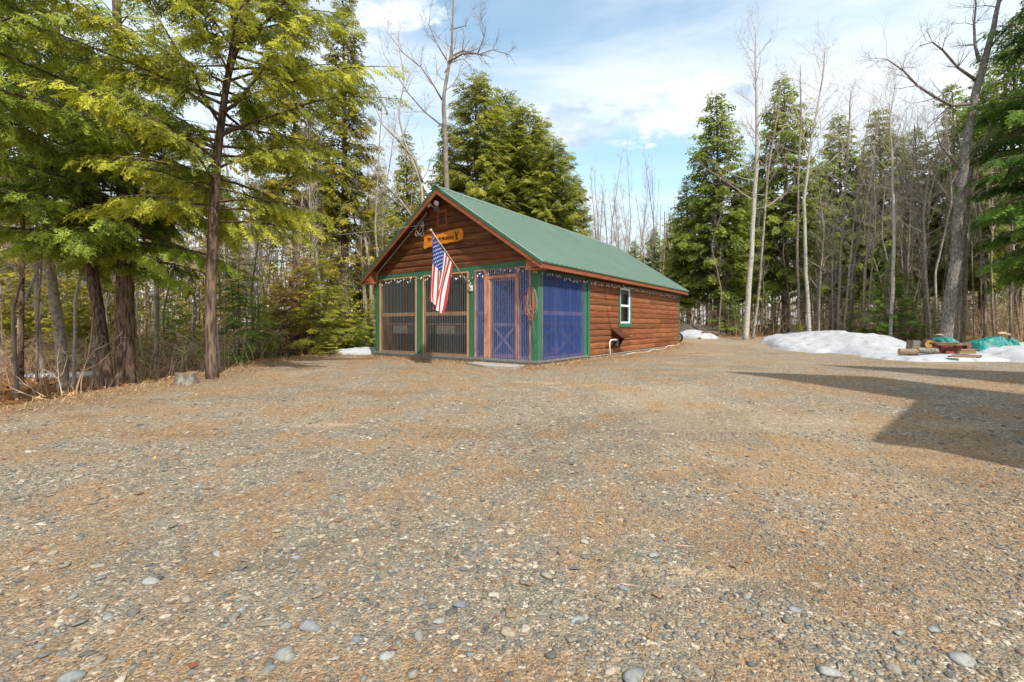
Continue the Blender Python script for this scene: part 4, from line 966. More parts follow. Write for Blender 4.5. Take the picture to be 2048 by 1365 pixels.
traced_conifer('hemlock_tree', [(425, 757, 0, 24), (424, 660, 0, 25), (426, 540, 0, 24), (430, 420, 0, 23), (436, 300, .1, 19), (452, 170, .1, 14), (490, 40, .1, 11), (505, -160, .2, 8), (510, -420, .2, 3)],
    z0=2.9, z1=9.6, Rm=3.2, nl=84, protos=NEAR, seed=47, spacing=.145, ssize=.38, base_c=(.07, .11, .02), prof=lambda t: (.55+1.6*t) if t < .28 else 1.0*(1-(t-.28)/.72)**.55, label='straight lone hemlock trunk standing closest to the cabin on the left', rise=.30, droop=.22,
    tip_c=(.74, .74, .09))
def conifer_at(px, Y, top_py, hw_px, name, label, seed, protos, nl, spacing, ssize, z0f=.12, group=None, **k):
    x = at(px, Y); z = float(ground_z(x, Y)); H = CZ-(top_py-HY)/F*Y-z; Rm = hw_px/F*Y
    return conifer(name, [(0, 0, -.2, 1), (rng.normal(0, .05), rng.normal(0, .05), H*.5, .55), (rng.normal(0, .05), 0, H, .06)], k.pop('rad', .012*H+.02), H*z0f, H*.99, Rm, nl, protos, seed, label=label,
                   spacing=spacing, ssize=ssize, loc=(x, Y, z), group=group, **k)
conifer_at(690, 17.5, -15, 72, 'hemlock_tree', 'tall hemlock with a pointed top between the near trunks and the bare tree', 51, MID, 150, .20, .45, .32, tip_c=(.50, .44, .045), droop=.24, rise=.35,
           prof=lambda t: (1-t)**.55*(.8+.2*min(1, t*4)))
conifer_at(590, 18.5, -60, 105, 'hemlock_tree', 'broad hemlock standing behind the tree nearest the cabin', 53, MID, 110, .24, .5, .36, rad=.12, tip_c=(.50, .44, .045))
conifer_at(40, 11, -200, 190, 'hemlock_tree', 'hemlock at the far left with limbs cut by the frame', 57, MID, 80, .26, .5, .36, rad=.06, tip_c=(.48, .56, .07))
conifer_at(-90, 6.5, -700, 330, 'hemlock_tree', 'hemlock just outside the left of the view with branches reaching in', 58, NEAR, 70, .2, .42, .36, rad=.12, tip_c=(.48, .56, .07))

# protos for the farther hemlocks, copied with their parts
protoH = []
for q, (nl_, Rm_) in enumerate(((180, 2.3), (170, 2.6), (160, 2.0), (210, 2.7))):
    o = conifer('hemlock_tree', [(0, 0, -.3, 1), (.1, 0, 6, .55), (0, .1, 12, .05)], .19, 2.2, 11.9, Rm_, nl_, FAR if q < 3 else MID, 60+q, spacing=.24, ssize=.50 if q < 3 else .44, loc=(0, 0, 0),
                prof=(lambda t: (1-t)**.72*(.6+.4*min(1, t*6))) if q < 3 else (lambda t: (1-t)**.5*(.75+.25*min(1, t*6))), tip_c=((.56, .58, .09), (.48, .56, .09), (.66, .58, .08), (.60, .60, .09))[q], base_c=((.09, .14, .03), (.07, .115, .04), (.14, .16, .03), (.065, .10, .022))[q], rise=.30, droop=.26)
    protoH.append(o)
protoF = []
for q in range(3):
    o = conifer('young_fir', [(0, 0, -.15, 1), (0, 0, 2, .5), (0, 0, 4, .06)], .04, .25, 3.98, 1.15, 62, MID, 70+q, spacing=.17, ssize=.34, hang=.25, loc=(0, 0, 0),
                prof=lambda t: (1-t)**.85*(.85+.15*min(1, t*5)), tip_c=((.42, .55, .09), (.72, .68, .09), (.66, .44, .15))[q], base_c=((.07, .16, .045), (.16, .22, .04), (.22, .15, .06))[q], rise=.25, droop=.14, bark='twig_dark')
    protoF.append(o)
used = set()
def put(proto, px, Y, top_py, hw_px, H0, R0, label, group, rz=None, catname='tree'):
    x = at(px, Y); z = float(ground_z(x, Y)); H = CZ-(top_py-HY)/F*Y-z; sx = hw_px/F*Y/R0
    if id(proto) not in used: o = proto; used.add(id(proto))
    else: o = copy_tree(proto)
    o.location = (x, Y, z); o.scale = (sx, sx, H/H0); o.rotation_euler = (0, 0, rng.uniform(0, 6.28) if rz is None else rz)
    o['label'] = label; o['category'] = catname
    if group: o['group'] = group
    return o
RH = (2.1, 2.4, 1.9, 2.5)
# behind the cabin
for px, Y, top, hw, q, lb in (
    (958, 23, 150, 112, 3, 'tallest yellow-green hemlock right behind the cabin peak'), (1050, 24, 215, 108, 3, 'hemlock just right of the tallest one behind the cabin'),
    (1108, 22, 280, 88, 3, 'hemlock above the middle of the cabin roof'), (1146, 23, 350, 62, 3, 'lowest hemlock at the right end of the clump behind the cabin'),
    (890, 24, 250, 66, 0, 'hemlock left of the tallest one behind the cabin'), (1005, 26, 185, 95, 3, 'darker hemlock filling in behind the clump over the cabin'), (1075, 27, 262, 90, 3, 'far hemlock seen over the ridge behind the clump')):
    put(protoH[q], px, Y, top, hw, 12, RH[q], lb, 'hemlocks behind the cabin')
for px, Y, top, hw, q, lb in (
    (1432, 25, 182, 94, 1, 'tall dark hemlock at the left end of the right-hand woods'), (1378, 27, 360, 62, 0, 'shorter hemlock left of the tall one by the cabin end'),
    (1570, 25, 148, 95, 1, 'tallest hemlock behind the white birch'), (1500, 30, 320, 66, 0, 'hemlock between the two tallest in the right-hand woods'),
    (1678, 28, 225, 80, 1, 'hemlock with a thin top right of the tallest'), (1762, 27, 215, 84, 0, 'hemlock in the middle of the right-hand woods'),
    (1722, 33, 330, 62, 0, 'hemlock lower between two pointed ones'), (1828, 27, 258, 76, 1, 'hemlock left of the big leaning maple'),
    (1905, 26, 165, 75, 0, 'hemlock right behind the big leaning maple'), (1965, 24, 120, 80, 1, 'tall hemlock right of the big leaning maple'),
    (2030, 22, 30, 90, 1, 'tallest hemlock at the right edge'), (1640, 33, 330, 62, 0, 'hemlock far back beyond the paired birches')):
    put(protoH[q], px, Y, top, hw, 12, RH[q], lb, 'hemlocks in the right-hand woods')
for px, Y, top, hw, q in ((1310, 42, 455, 40, 1), (1345, 38, 425, 40, 1), (1270, 46, 480, 36, 1), (1222, 48, 500, 30, 0)):
    put(protoH[q], px, Y, top, hw, 12, RH[q], 'small distant hemlock over the far end of the cabin roof', 'distant hemlocks beyond the roof')
for px, Y, top, hw, q in ((815, 25, 265, 60, 0), (762, 27, 330, 55, 2), (735, 22, 400, 50, 0)):
    put(protoH[q], px, Y, top, hw, 12, RH[q], 'pale green evergreen behind the bare tree left of the cabin', 'evergreens left of the cabin')
for px, Y, top, hw, q in ((20, 26, 360, 60, 2), (200, 30, 400, 60, 2), (450, 31, 380, 60, 2), (640, 30, 350, 60, 2), (-80, 20, 250, 110, 0)):
    put(protoH[q], px, Y, top, hw, 12, RH[q], 'yellowish hemlock deep in the woods on the left', 'hemlocks deep in the left woods')
# young firs
for px, Y, top, hw, q, lb in (
    (478, 12.6, 475, 78, 0, 'dark green young fir right behind the straight trunk'), (640, 15.0, 515, 72, 1, 'yellow-green young fir left of the cabin'),
    (560, 14.6, 540, 55, 2, 'browning young fir between two green ones'), (690, 16.0, 560, 50, 1, 'young fir nearest the snow by the cabin'),
    (600, 15.6, 470, 60, 2, 'tall rusty young fir behind the green ones'), (720, 15.6, 640, 26, 0, 'low young fir tucked beside the cabin corner'),
    (655, 14.2, 655, 28, 1, 'small bright fir at the foot of the others'), (530, 15.5, 590, 50, 1, 'young fir between the dark one and the rusty one'),
    (350, 15.5, 560, 50, 0, 'young fir seen between the two near trunks'), (745, 16.5, 590, 30, 1, 'slim fir touching the left cabin corner'),
    (295, 8.7, 757, 14, 1, 'tiny bright fir seedling beside the thick trunk'),
    (1770, 19, 500, 45, 0, 'pale green young fir behind the snow bank, by the middle birch'), (1815, 18.5, 545, 38, 0, 'young fir left of the big leaning maple'),
    (1455, 24, 560, 42, 0, 'young fir left of the white birch'), (1700, 21, 600, 26, 0, 'small fir behind the top of the snow bank'),
    (1598, 20.5, 640, 12, 1, 'tiny bright fir at the back of the snow bank'), (1860, 20, 600, 30, 0, 'young fir at the foot of the leaning maple'),
    (150, 16, 560, 60, 1, 'young fir in the far left thicket'), (40, 17, 520, 70, 1, 'young fir at the left border of the thicket')):
    put(protoF[q], px, Y, top, hw, 4, 1.12, lb, 'young firs')
# near hemlock off the right edge with its low branches reaching in
conifer_at(2185, 15.0, -330, 275, 'hemlock_tree', 'dark hemlock at the right edge with low branches reaching in', 59, MID, 150, .22, .55, .17, base_c=(.035, .10, .03), tip_c=(.24, .40, .06))

# ------------------------------------------------------------------ bare trees
def bare(name, path, rad, seed, bark, label=None, group=None, limbs=(), nl=16, z0f=.4, Rm=1.6, up=.9, twig='twig', loc=(0, 0, 0), depth=3, cat='tree', density=1.0, tr=1.0):
    """trunk along path, traced limbs, then random limbs > branches > twigs rising toward the light"""
    r = np.random.default_rng(seed); root = empty(name, loc, 0, label=label, cat=cat, group=group)
    P = np.asarray(path, float); H = P[-1, 2]; n = 30; zz = np.linspace(P[0, 2], H, n)
    TP = np.stack([np.interp(zz, P[:, 2], P[:, 0]), np.interp(zz, P[:, 2], P[:, 1]), zz], -1); TP[3:, :2] += np.cumsum(r.normal(0, .011, (n-3, 2)), 0)*H/14
    rr = rad*np.interp(zz, P[:, 2], P[:, 3]); rr[0] *= 1.3
    tk = MB(); tk.tube(TP, rr, 12 if rad > .1 else 6); S0 = []; S1 = []; A0 = []; A1 = []
    def grow(p, d, ln, r0, lev):
        ns = 7 if lev < 2 else (5 if lev == 2 else 3); p = np.array(p, float); d = np.array(d, float); d /= np.linalg.norm(d)
        for q in range(ns):
            f0, f1 = q/ns, (q+1)/ns
            d = d+r.normal(0, .13+.04*lev, 3)+np.array([0, 0, .10*up]); d /= np.linalg.norm(d); e = p+d*ln/ns
            S0.append(p); S1.append(e); A0.append(r0*(1-.8*f0)*tr); A1.append(r0*(1-.8*f1)*tr)
            if lev < depth and q > 0:
                kk = (2 if lev == 1 else 1) if r.random() < .93*density else 0
                for _ in range(kk):
                    sdv = r.normal(0, 1, 3); sdv -= d*np.dot(sdv, d); sdv /= np.linalg.norm(sdv)+1e-9
                    dd = d*.75+sdv*r.uniform(.5, .85)+np.array([0, 0, .2*up]); grow(e, dd, ln*r.uniform(.34, .58)*(1.1-.45*f1), r0*(1-.8*f1)*.55, lev+1)
            p = e
    for k in range(nl):
        t = z0f+(1-z0f)*(k+r.random())/nl; z = H*t; c = np.array([np.interp(z, zz, TP[:, 0]), np.interp(z, zz, TP[:, 1]), z]); az = k*2.4+r.normal(0, .4)
        tt = (t-z0f)/(1-z0f); ln = Rm*(1.15-.75*tt)*r.uniform(.6, 1.15); el = .35+.5*up*tt+r.normal(0, .15)+.2*up
        grow(c, (math.cos(az)*math.cos(el), math.sin(az)*math.cos(el), math.sin(el)), ln, min(.022, max(.006, .38*np.interp(z, zz, rr))), 1)
    for pts, r0 in limbs:
        Q = np.asarray(pts, float); L = MB; m = len(Q); rl_ = np.linspace(r0, r0*.25, m); tk.tube(Q, rl_, 7)
        seg = np.linalg.norm(np.diff(Q, axis=0), axis=1); tot = seg.sum()
        for q in range(1, m):
            d = Q[q]-Q[q-1]; d /= np.linalg.norm(d)
            for _ in range(4):
                sdv = r.normal(0, 1, 3); sdv -= d*np.dot(sdv, d); sdv /= np.linalg.norm(sdv); grow(Q[q], d*.7+sdv*.8+np.array([0, 0, .25*up]), tot*r.uniform(.16, .38), rl_[q]*.45, 1 if r.random() < .5 else 2)
        grow(Q[-1], Q[-1]-Q[-2], tot*.25, rl_[-1], 2)
    tk.build('trunk', M[bark], root, smooth=True)
    if S0:
        b = MB(); b.segs(S0, S1, np.maximum(A0, .0022*tr), np.maximum(A1, .0016*tr)); b.build('branches', M[twig], root)
    return root
def traced_bare(name, pts, seed, bark, label, limbs=(), py=None, **k):
    base = gp(pts[0][0], pts[0][1]) if py is None else (at(pts[0][0], py), py, float(ground_z(at(pts[0][0], py), py)))
    path = world_path(pts, base); path[0] = (path[0][0], path[0][1], -.25, path[0][3]); rad = path[0][3]
    path = [(a, b, c, d/rad) for a, b, c, d in path]; LL = []
    for lp in limbs:
        w0 = lp[0][3]; q = world_path(lp, base); LL.append(([(a, b, c) for a, b, c, _ in q], w0/2/F*base[1]))
    return bare(name, path, rad, seed, bark, label=label, loc=base, limbs=LL, **k)
# bare tree rising behind the left slope of the roof
traced_bare('bare_tree', [(893, 560, 0, 11.2), (893, 400, 0, 10.5), (888, 280, 0, 9.3), (884, 200, 0, 7.4), (891, 150, 0, 6.8), (900, 95, 0, 5), (903, 30, 0, 3.1), (905, -40, 0, 1.9)], 81, 'twig_dark',
    'tall dark bare tree standing above the left side of the cabin roof', py=21, nl=9, z0f=.66, Rm=1.9, up=.6, twig='twig_dark', depth=3, density=.85,
    limbs=[[(898, 128, 0, 5), (905, 112, .1, 0), (925, 102, .2, 0), (958, 109, .4, 0), (985, 100, .6, 0), (1012, 108, .8, 0)], [(896, 125, 0, 4.3), (925, 108, -.1, 0), (955, 108, -.3, 0), (968, 75, -.5, 0), (963, 40, -.5, 0)],
           [(884, 200, 0, 3.7), (868, 172, -.2, 0), (842, 135, -.4, 0), (805, 105, -.6, 0), (775, 65, -.8, 0)], [(888, 255, 0, 3.7), (850, 225, .3, 0), (815, 185, .5, 0), (790, 145, .7, 0), (768, 110, .8, 0)],
           [(890, 145, 0, 3.1), (902, 125, .4, 0), (925, 118, .8, 0), (938, 128, .9, 0)], [(893, 120, 0, 3.1), (872, 85, .3, 0), (858, 50, .5, 0), (862, 15, .6, 0)], [(901, 60, 0, 2.5), (930, 52, .3, 0), (945, 20, .5, 0)]])
# leaning many-stemmed tree left of the roof
traced_bare('bare_tree', [(745, 640, 0, 8.1), (742, 560, 0, 7.4), (732, 490, 0, 6.8), (722, 440, 0, 5.6), (712, 400, 0, 4.3), (700, 340, 0, 2.5)], 83, 'bark_pale', 'pale bare tree leaning left of the cabin eave', py=17.2, nl=10, z0f=.35, Rm=1.8, up=.5, density=.9,
    limbs=[[(845, 365, .2, 5.6), (830, 320, .2, 0), (800, 285, .2, 0), (765, 250, .1, 0), (745, 200, 0, 0)], [(835, 450, .3, 6.2), (800, 400, .2, 0), (770, 370, .1, 0), (748, 330, 0, 0), (728, 290, -.1, 0)],
           [(820, 425, .5, 5), (780, 395, .4, 0), (740, 375, .3, 0), (705, 370, .2, 0)], [(738, 540, 0, 4.3), (700, 480, .2, 0), (660, 440, .4, 0), (630, 400, .5, 0)]])
traced_bare('bare_tree', [(868, 480, 0, 6.2), (845, 360, 0, 5.6), (815, 290, 0, 4.3), (800, 230, 0, 3.7), (812, 160, 0, 2.5), (800, 90, 0, 1.9)], 84, 'twig', 'thin many-branched bare tree between the pointed hemlock and the roof peak', py=19, nl=16, z0f=.52, Rm=2.0, up=.8, density=.95)
# birch beside the cabin's left corner
traced_bare('birch_tree', [(757, 700, 0, 5), (760, 560, 0, 5), (752, 450, 0, 3.7), (760, 300, 0, 2.5), (765, 200, 0, 1.2)], 85, 'bark_pale', 'slim pale birch touching the left cabin corner', py=16.4, nl=8, z0f=.5, Rm=1.2)
traced_bare('birch_tree', [(735, 690, 0, 5.6), (732, 600, 0, 5.6), (720, 500, 0, 5), (705, 420, 0, 3.7), (690, 330, 0, 2.5)], 86, 'bark_pale', 'slim pale birch leaning left behind the firs by the cabin', py=17.5, nl=8, z0f=.5, Rm=1.2)
# big leaning maple at right
traced_bare('maple_tree', [(1886, 672, 0, 23.9), (1898, 620, 0, 19.2), (1912, 500, 0, 17), (1918, 400, 0, 15.5), (1930, 300, 0, 13.9), (1945, 200, 0, 13.1), (1966, 130, 0, 11.6), (1985, 60, 0, 8.9), (2000, 0, 0, 6.6), (2012, -80, 0, 3.1)], 87, 'bark_grey',
    'big grey maple leaning right behind the woodpile', py=16.5, nl=5, z0f=.80, Rm=1.5, up=.4, twig='twig_dark', depth=3,
    limbs=[[(1940, 208, 0, 7), (1905, 212, -.2, 0), (1872, 196, -.4, 0), (1835, 172, -.6, 0), (1805, 140, -.8, 0), (1775, 120, -1, 0)],
           [(1950, 160, 0, 5.8), (1915, 135, -.2, 0), (1885, 100, -.3, 0), (1865, 85, -.5, 0), (1840, 92, -.7, 0)], [(1958, 125, 0, 6.1), (1950, 90, .1, 0), (1948, 50, .2, 0), (1952, 10, .2, 0), (1948, -40, .2, 0)],
           [(1980, 95, 0, 5), (2010, 60, .4, 0), (2040, 30, .8, 0), (2070, 0, 1, 0)], [(1920, 340, 0, 4.6), (1880, 290, -.5, 0), (1870, 250, -.7, 0)], [(1925, 330, .2, 4.6), (1965, 290, .3, 0), (1990, 240, .5, 0), (2005, 200, .6, 0)]])
traced_bare('bare_tree', [(1905, 672, 0, 10), (1915, 600, 0, 8.5), (1925, 500, 0, 6.6), (1935, 400, 0, 5.4), (1948, 300, 0, 3.1)], 88, 'bark_grey', 'darker trunk pressed against the back of the big leaning maple', py=17.4, nl=7, z0f=.55, Rm=1.5)
# birches of the right-hand woods
rb = [((1490, 672), [(1500, 560, 17), (1506, 460, 15), (1512, 340, 13), (1512, 240, 10), (1510, 140, 7), (1507, 50, 3)], 20, 'bark_birch', 'white birch with the thickest pale trunk, right of the cabin', 14, .40, 2.0, 20.5),
      ((1504, 672), [(1516, 600, 9), (1528, 460, 8), (1537, 350, 7), (1560, 220, 4), (1568, 150, 2)], 10, 'bark_pale', 'slender birch rising beside the thickest white one', 9, .5, 1.5, 21),
      ((1620, 660), [(1612, 520, 11), (1610, 400, 10), (1622, 280, 8), (1640, 180, 6), (1650, 90, 3)], 13, 'bark_birch', 'white birch above the left end of the snow bank', 14, .55, 1.8, 20),
      ((1597, 660), [(1594, 520, 8), (1598, 380, 7), (1604, 220, 5), (1602, 130, 2)], 10, 'bark_pale', 'thin pale trunk just left of the birch over the snow bank', 9, .55, 1.3, 22),
      ((1676, 662), [(1680, 500, 8), (1688, 380, 8), (1696, 250, 6), (1700, 180, 3)], 10, 'bark_pale', 'straight pale birch behind the middle of the snow bank', 12, .6, 1.6, 21),
      ((1700, 662), [(1702, 560, 7), (1722, 440, 6), (1735, 330, 3)], 8, 'bark_pale', 'short crooked sapling right of the straight pale birch', 9, .4, 1.4, 21),
      ((1780, 668), [(1784, 560, 11), (1787, 440, 9), (1782, 330, 8), (1776, 240, 5), (1790, 160, 2)], 12, 'bark_birch', 'pale birch right of the snow bank crest', 14, .55, 2.0, 18.5),
      ((1727, 662), [(1730, 560, 9), (1738, 460, 8), (1748, 340, 5), (1770, 250, 2)], 10, 'bark_pale', 'tan trunk between the snow bank crest and the pale birch', 9, .5, 1.6, 20),
      ((1850, 668), [(1848, 560, 9), (1846, 460, 8), (1838, 360, 6), (1830, 250, 3)], 10, 'bark_grey', 'grey sapling left of the leaning maple with a wide crown', 14, .42, 2.2, 18.5),
      ((1865, 672), [(1852, 560, 8), (1848, 430, 8), (1860, 340, 6), (1850, 270, 3)], 9, 'bark_pale', 'speckled thin trunk crossing in front of the grey sapling', 10, .5, 1.8, 18),
      ((1925, 668), [(1928, 580, 14), (1932, 480, 13), (1936, 380, 10), (1940, 280, 6)], 16, 'bark_grey', 'speckled grey trunk just right of the leaning maple', 8, .6, 1.4, 19),
      ((1968, 668), [(1972, 580, 8), (1966, 500, 8), (1960, 400, 6), (1958, 300, 3)], 9, 'bark_pale', 'wavy pale trunk behind the teal tarps', 6, .6, 1.2, 19),
      ((1988, 668), [(1986, 560, 7), (1985, 450, 7), (1982, 330, 4)], 8, 'bark_pale', 'straight pale trunk behind the large teal tarp', 6, .6, 1.2, 20),
      ((2022, 668), [(2020, 590, 8), (2024, 500, 7), (2020, 400, 5)], 9, 'bark_pale', 'pale trunk close to the right edge', 6, .6, 1.2, 19)]
for q, (b, pp, w0, bk, lb, nl_, zf, Rm_, dep) in enumerate(rb):
    traced_bare('birch_tree' if bk == 'bark_birch' else 'bare_tree', [(b[0], b[1], 0, w0*.55)]+[(a, c, 0, w_*.55) for a, c, w_ in pp], 100+q, bk, lb, py=dep, nl=int(nl_*1.7), z0f=zf, Rm=Rm_*1.55, up=.9, tr=1.0)
# grey trunks in the left woods
for q, (pp, dep, bk, lb) in enumerate((
    ([(128, 775, 0, 19.2), (122, 700, 0, 19.2), (110, 600, 0, 16.8), (98, 500, 0, 15.2), (92, 420, 0, 13.6), (85, 300, 0, 9.6), (80, 150, 0, 4.8)], 10.5, 'bark_pale', 'pale grey ringed trunk left of the leaning hemlock'),
    ([(36, 780, 0, 7.8), (28, 700, 0, 7.2), (24, 620, 0, 6), (40, 560, 0, 4.2), (52, 500, 0, 2.4)], 9.5, 'twig_dark', 'dark forked sapling near the left border'),
    ([(88, 760, 0, 9), (80, 690, 0, 8), (75, 600, 0, 8), (76, 500, 0, 6), (74, 400, 0, 4)], 13, 'bark_pale', 'pale crooked trunk left of the ringed grey one'),
    ([(520, 720, 0, 9), (512, 600, 0, 9), (505, 500, 0, 10), (498, 430, 0, 9), (490, 300, 0, 6)], 17, 'bark_birch', 'white birch trunk behind the dark green young fir'),
    ([(312, 735, 0, 8), (315, 640, 0, 8), (314, 540, 0, 7), (316, 440, 0, 5)], 14, 'bark_pale', 'thin white trunk between the thick hemlock and the straight one'),
    ([(590, 720, 0, 6), (588, 600, 0, 6), (598, 500, 0, 5), (605, 380, 0, 3)], 17, 'bark_pale', 'thin pale trunk rising out of the rusty fir'),
    ([(640, 700, 0, 7), (642, 600, 0, 7), (632, 500, 0, 6), (628, 440, 0, 5), (620, 330, 0, 3)], 17, 'bark_pale', 'thin pale birch rising between the yellow-green firs'))):
    traced_bare('bare_tree', pp, 130+q, bk, lb, py=dep, nl=8, z0f=.5, Rm=1.4, up=.7)

# general woods: slim trunks, copied from a few, every one its own object
protoB = []
for q in range(6):
    bk = ('bark_pale', 'twig_dark', 'bark_grey', 'bark_pale', 'twig_dark', 'bark_birch')[q]; r = np.random.default_rng(200+q)
    pth = [(0, 0, -.3, 1), (r.normal(0, .12), r.normal(0, .12), 3, .85), (r.normal(0, .25), r.normal(0, .25), 6, .6), (r.normal(0, .35), r.normal(0, .3), 10, .12)]
    protoB.append(bare('slim_tree', pth, .055, 210+q, bk, nl=(20, 24, 18, 22, 20, 20)[q], z0f=(.28, .3, .4, .5, .2, .5)[q], Rm=1.25, up=.9, twig='twig' if q != 1 else 'twig_dark', depth=3, density=1.0))
rw = np.random.default_rng(77)
LB = ('slim pale trunk among the crowded saplings of the %s', 'dark slim trunk among the crowded saplings of the %s', 'grey slim trunk among the crowded saplings of the %s', 'pale high-crowned sapling in the crowded %s', 'dark low-branched sapling in the crowded %s', 'thin white birch in the crowded %s')
def wood(n, pxr, Yr, Hr, where, sr=(.7, 1.3)):
    for _ in range(n):
        px = rw.uniform(*pxr); Y = rw.uniform(*Yr); x = at(px, Y)
        if forest(np.array(x), np.array(Y)) < .9: continue
        du = (x-CX)*cu_+(Y-CY)*su_; dv = -(x-CX)*su_+(Y-CY)*cu_
        if -1 < du < LEN+1.5 and -1.5 < dv < WID+1.5: continue
        q = int(rw.integers(0, 6)); pr = protoB[q]
        if id(pr) in used: o = copy_tree(pr)
        else: o = pr; used.add(id(pr))
        s = rw.uniform(*sr); H = rw.uniform(*Hr)
        o.location = (x, Y, float(ground_z(x, Y))); o.scale = (s, s, H/10); o.rotation_euler = (rw.normal(0, .035), rw.normal(0, .035), rw.uniform(0, 6.28))
        o['label'] = LB[q] % where; o['category'] = 'tree'; o['group'] = 'slim trees of the '+where
wood(85, (-120, 700), (11, 30), (5, 10), 'left woods', (.45, .9))
wood(50, (-60, 740), (14, 22), (4, 8), 'left woods', (.3, .55))
wood(88, (1370, 2120), (20, 38), (6, 11), 'right-hand woods', (.6, 1.25))
wood(22, (1390, 2080), (18.5, 22.5), (5, 9), 'right-hand woods', (.35, .7))
wood(46, (1165, 1350), (36, 56), (10.5, 16), 'woods beyond the roof', (.9, 1.6))
wood(14, (690, 880), (19, 30), (7, 12), 'woods beside the cabin', (.7, 1.2))

# far wood beyond: a mass of trunks and undergrowth nobody could count
rf = np.random.default_rng(90)
def far_wood(name, pxr, Yr, n, H, label):
    px = rf.uniform(*pxr, n); Y = rf.uniform(*Yr, n); x = (px-1024)/F*Y; z = ground_z(x, Y); h = rf.uniform(*H, n); ln = rf.normal(0, .05, (n, 2))
    P0 = np.stack([x, Y, z-.2], -1); P1 = P0+np.stack([ln[:, 0]*h, ln[:, 1]*h, h], -1); rr = rf.uniform(.03, .10, n)
    cols = np.array([(.42, .35, .28), (.14, .11, .09), (.32, .26, .21), (.52, .45, .37), (.26, .18, .13)])[rf.integers(0, 5, n)]*rf.uniform(.8, 1.2, (n, 1))
    mb = MB(); mb.segs(P0, P1, rr, rr*.3, np.repeat(cols, 6, 0))
    # side branches
    k = n*7; i = rf.integers(0, n, k); t = rf.uniform(.12, 1, k)[:, None]; b = P0[i]+(P1[i]-P0[i])*t; a = rf.uniform(0, 6.28, k); l_ = rf.uniform(.4, 1.9, k)
    e = b+np.stack([np.cos(a)*l_, np.sin(a)*l_, l_*rf.uniform(-.1, .9, k)], -1); mb.segs(b, e, np.full(k, .016), np.full(k, .006), np.repeat(cols[i], 6, 0))
    mb.build(name, M['litter'], label=label, cat='woods', kind='stuff')
far_wood('far_woods', (-200, 900), (28, 60), 700, (5, 10), 'distant mass of bare trunks and branches behind the left trees')
far_wood('far_woods', (1300, 2300), (32, 70), 900, (6, 11), 'distant mass of bare trunks and branches behind the right-hand trees')
# brush and undergrowth
def brush(name, pts, label, h=(.3, 1.3), c=((.56, .41, .27), (.38, .26, .17), (.64, .49, .34), (.24, .16, .11)), leaf=.0):
    x, y = pts; n = len(x); z = ground_z(x, y); a = rf.uniform(0, 6.28, n); hh = rf.uniform(*h, n); sp = rf.uniform(.1, .7, n)
    P0 = np.stack([x, y, z-.03], -1); P1 = P0+np.stack([np.cos(a)*hh*sp*.5, np.sin(a)*hh*sp*.5, hh*.6], -1); P2 = P1+np.stack([np.cos(a)*hh*sp, np.sin(a)*hh*sp, hh*.4], -1)
    C = np.array(c)[rf.integers(0, len(c), n)]; mb = MB(); mb.segs(P0, P1, np.full(n, .0045), np.full(n, .0035), np.repeat(C, 6, 0)); mb.segs(P1, P2, np.full(n, .0035), np.full(n, .002), np.repeat(C, 6, 0))
    k = n*3; i = rf.integers(0, n, k); b = P1[i]+(P2[i]-P1[i])*rf.random((k, 1)); a = rf.uniform(0, 6.28, k); l_ = hh[i]*.3; e = b+np.stack([np.cos(a)*l_, np.sin(a)*l_, l_*rf.uniform(-.2, .8, k)], -1)
    mb.segs(b, e, np.full(k, .003), np.full(k, .0015), np.repeat(C[i], 6, 0)); mb.build(name, M['litter'], label=label, cat='brush', kind='stuff')
def pts_in(n, pxr, Yr):
    px = rf.uniform(*pxr, n); Y = rf.uniform(*Yr, n); x = (px-1024)/F*Y; k = forest(x, Y) > .7
    du = (x-CX)*cu_+(Y-CY)*su_; dv = -(x-CX)*su_+(Y-CY)*cu_; k &= ~((du > -.5) & (du < LEN+.5) & (dv > -.5) & (dv < WID+.5)); return x[k], Y[k]
brush('undergrowth', pts_in(3400, (-150, 780), (9.5, 24)), 'tangled brown brush on the floor of the left woods')
brush('undergrowth', pts_in(3200, (1360, 2150), (17, 30)), 'tangled brown brush at the foot of the right-hand woods', h=(.5, 2.0))
# small understory needles: low seedlings in the woods give green flecks
def understory(name, pxr, Yr, n, zr, base_c, tip_c, label):
    px = rf.uniform(*pxr, n); Y = rf.uniform(*Yr, n); x = (px-1024)/F*Y; k = forest(x, Y) > .9
    du = (x-CX)*cu_+(Y-CY)*su_; dv = -(x-CX)*su_+(Y-CY)*cu_; k &= ~((du > -1) & (du < LEN+1) & (dv > -1) & (dv < WID+1)); x, Y = x[k], Y[k]; n = len(x)
    z = ground_z(x, Y)+rf.uniform(0, 1, n)**1.5*(zr[1]-zr[0])+zr[0]; a = rf.uniform(0, 6.28, n)
    keep = fbm(x*.5+z*.7, Y*.5+z*.9, 3) > .5; x, Y, z, a = x[keep], Y[keep], z[keep], a[keep]; n = len(x)
    mb = MB(); place_sprays(mb, FAR, np.stack([x, Y, z], -1), np.stack([np.cos(a), np.sin(a), rf.normal(-.1, .15, n)], -1), np.stack([rf.normal(0, .25, n), rf.normal(0, .25, n), np.ones(n)], -1), rf.uniform(.3, .7, n), np.array(base_c), np.array(tip_c), rf, rf.random(n))
    mb.build(name, M['leaf'], label=label, cat='foliage', kind='stuff')
understory('understory', (-200, 860), (15, 36), 22000, (.3, 7.5), (.16, .16, .035), (.68, .56, .09), 'olive and yellow understory foliage between the trunks on the left')
understory('understory', (1330, 2250), (24, 44), 12000, (.3, 6.5), (.06, .09, .03), (.32, .35, .06), 'dark green understory foliage between the trunks on the right')

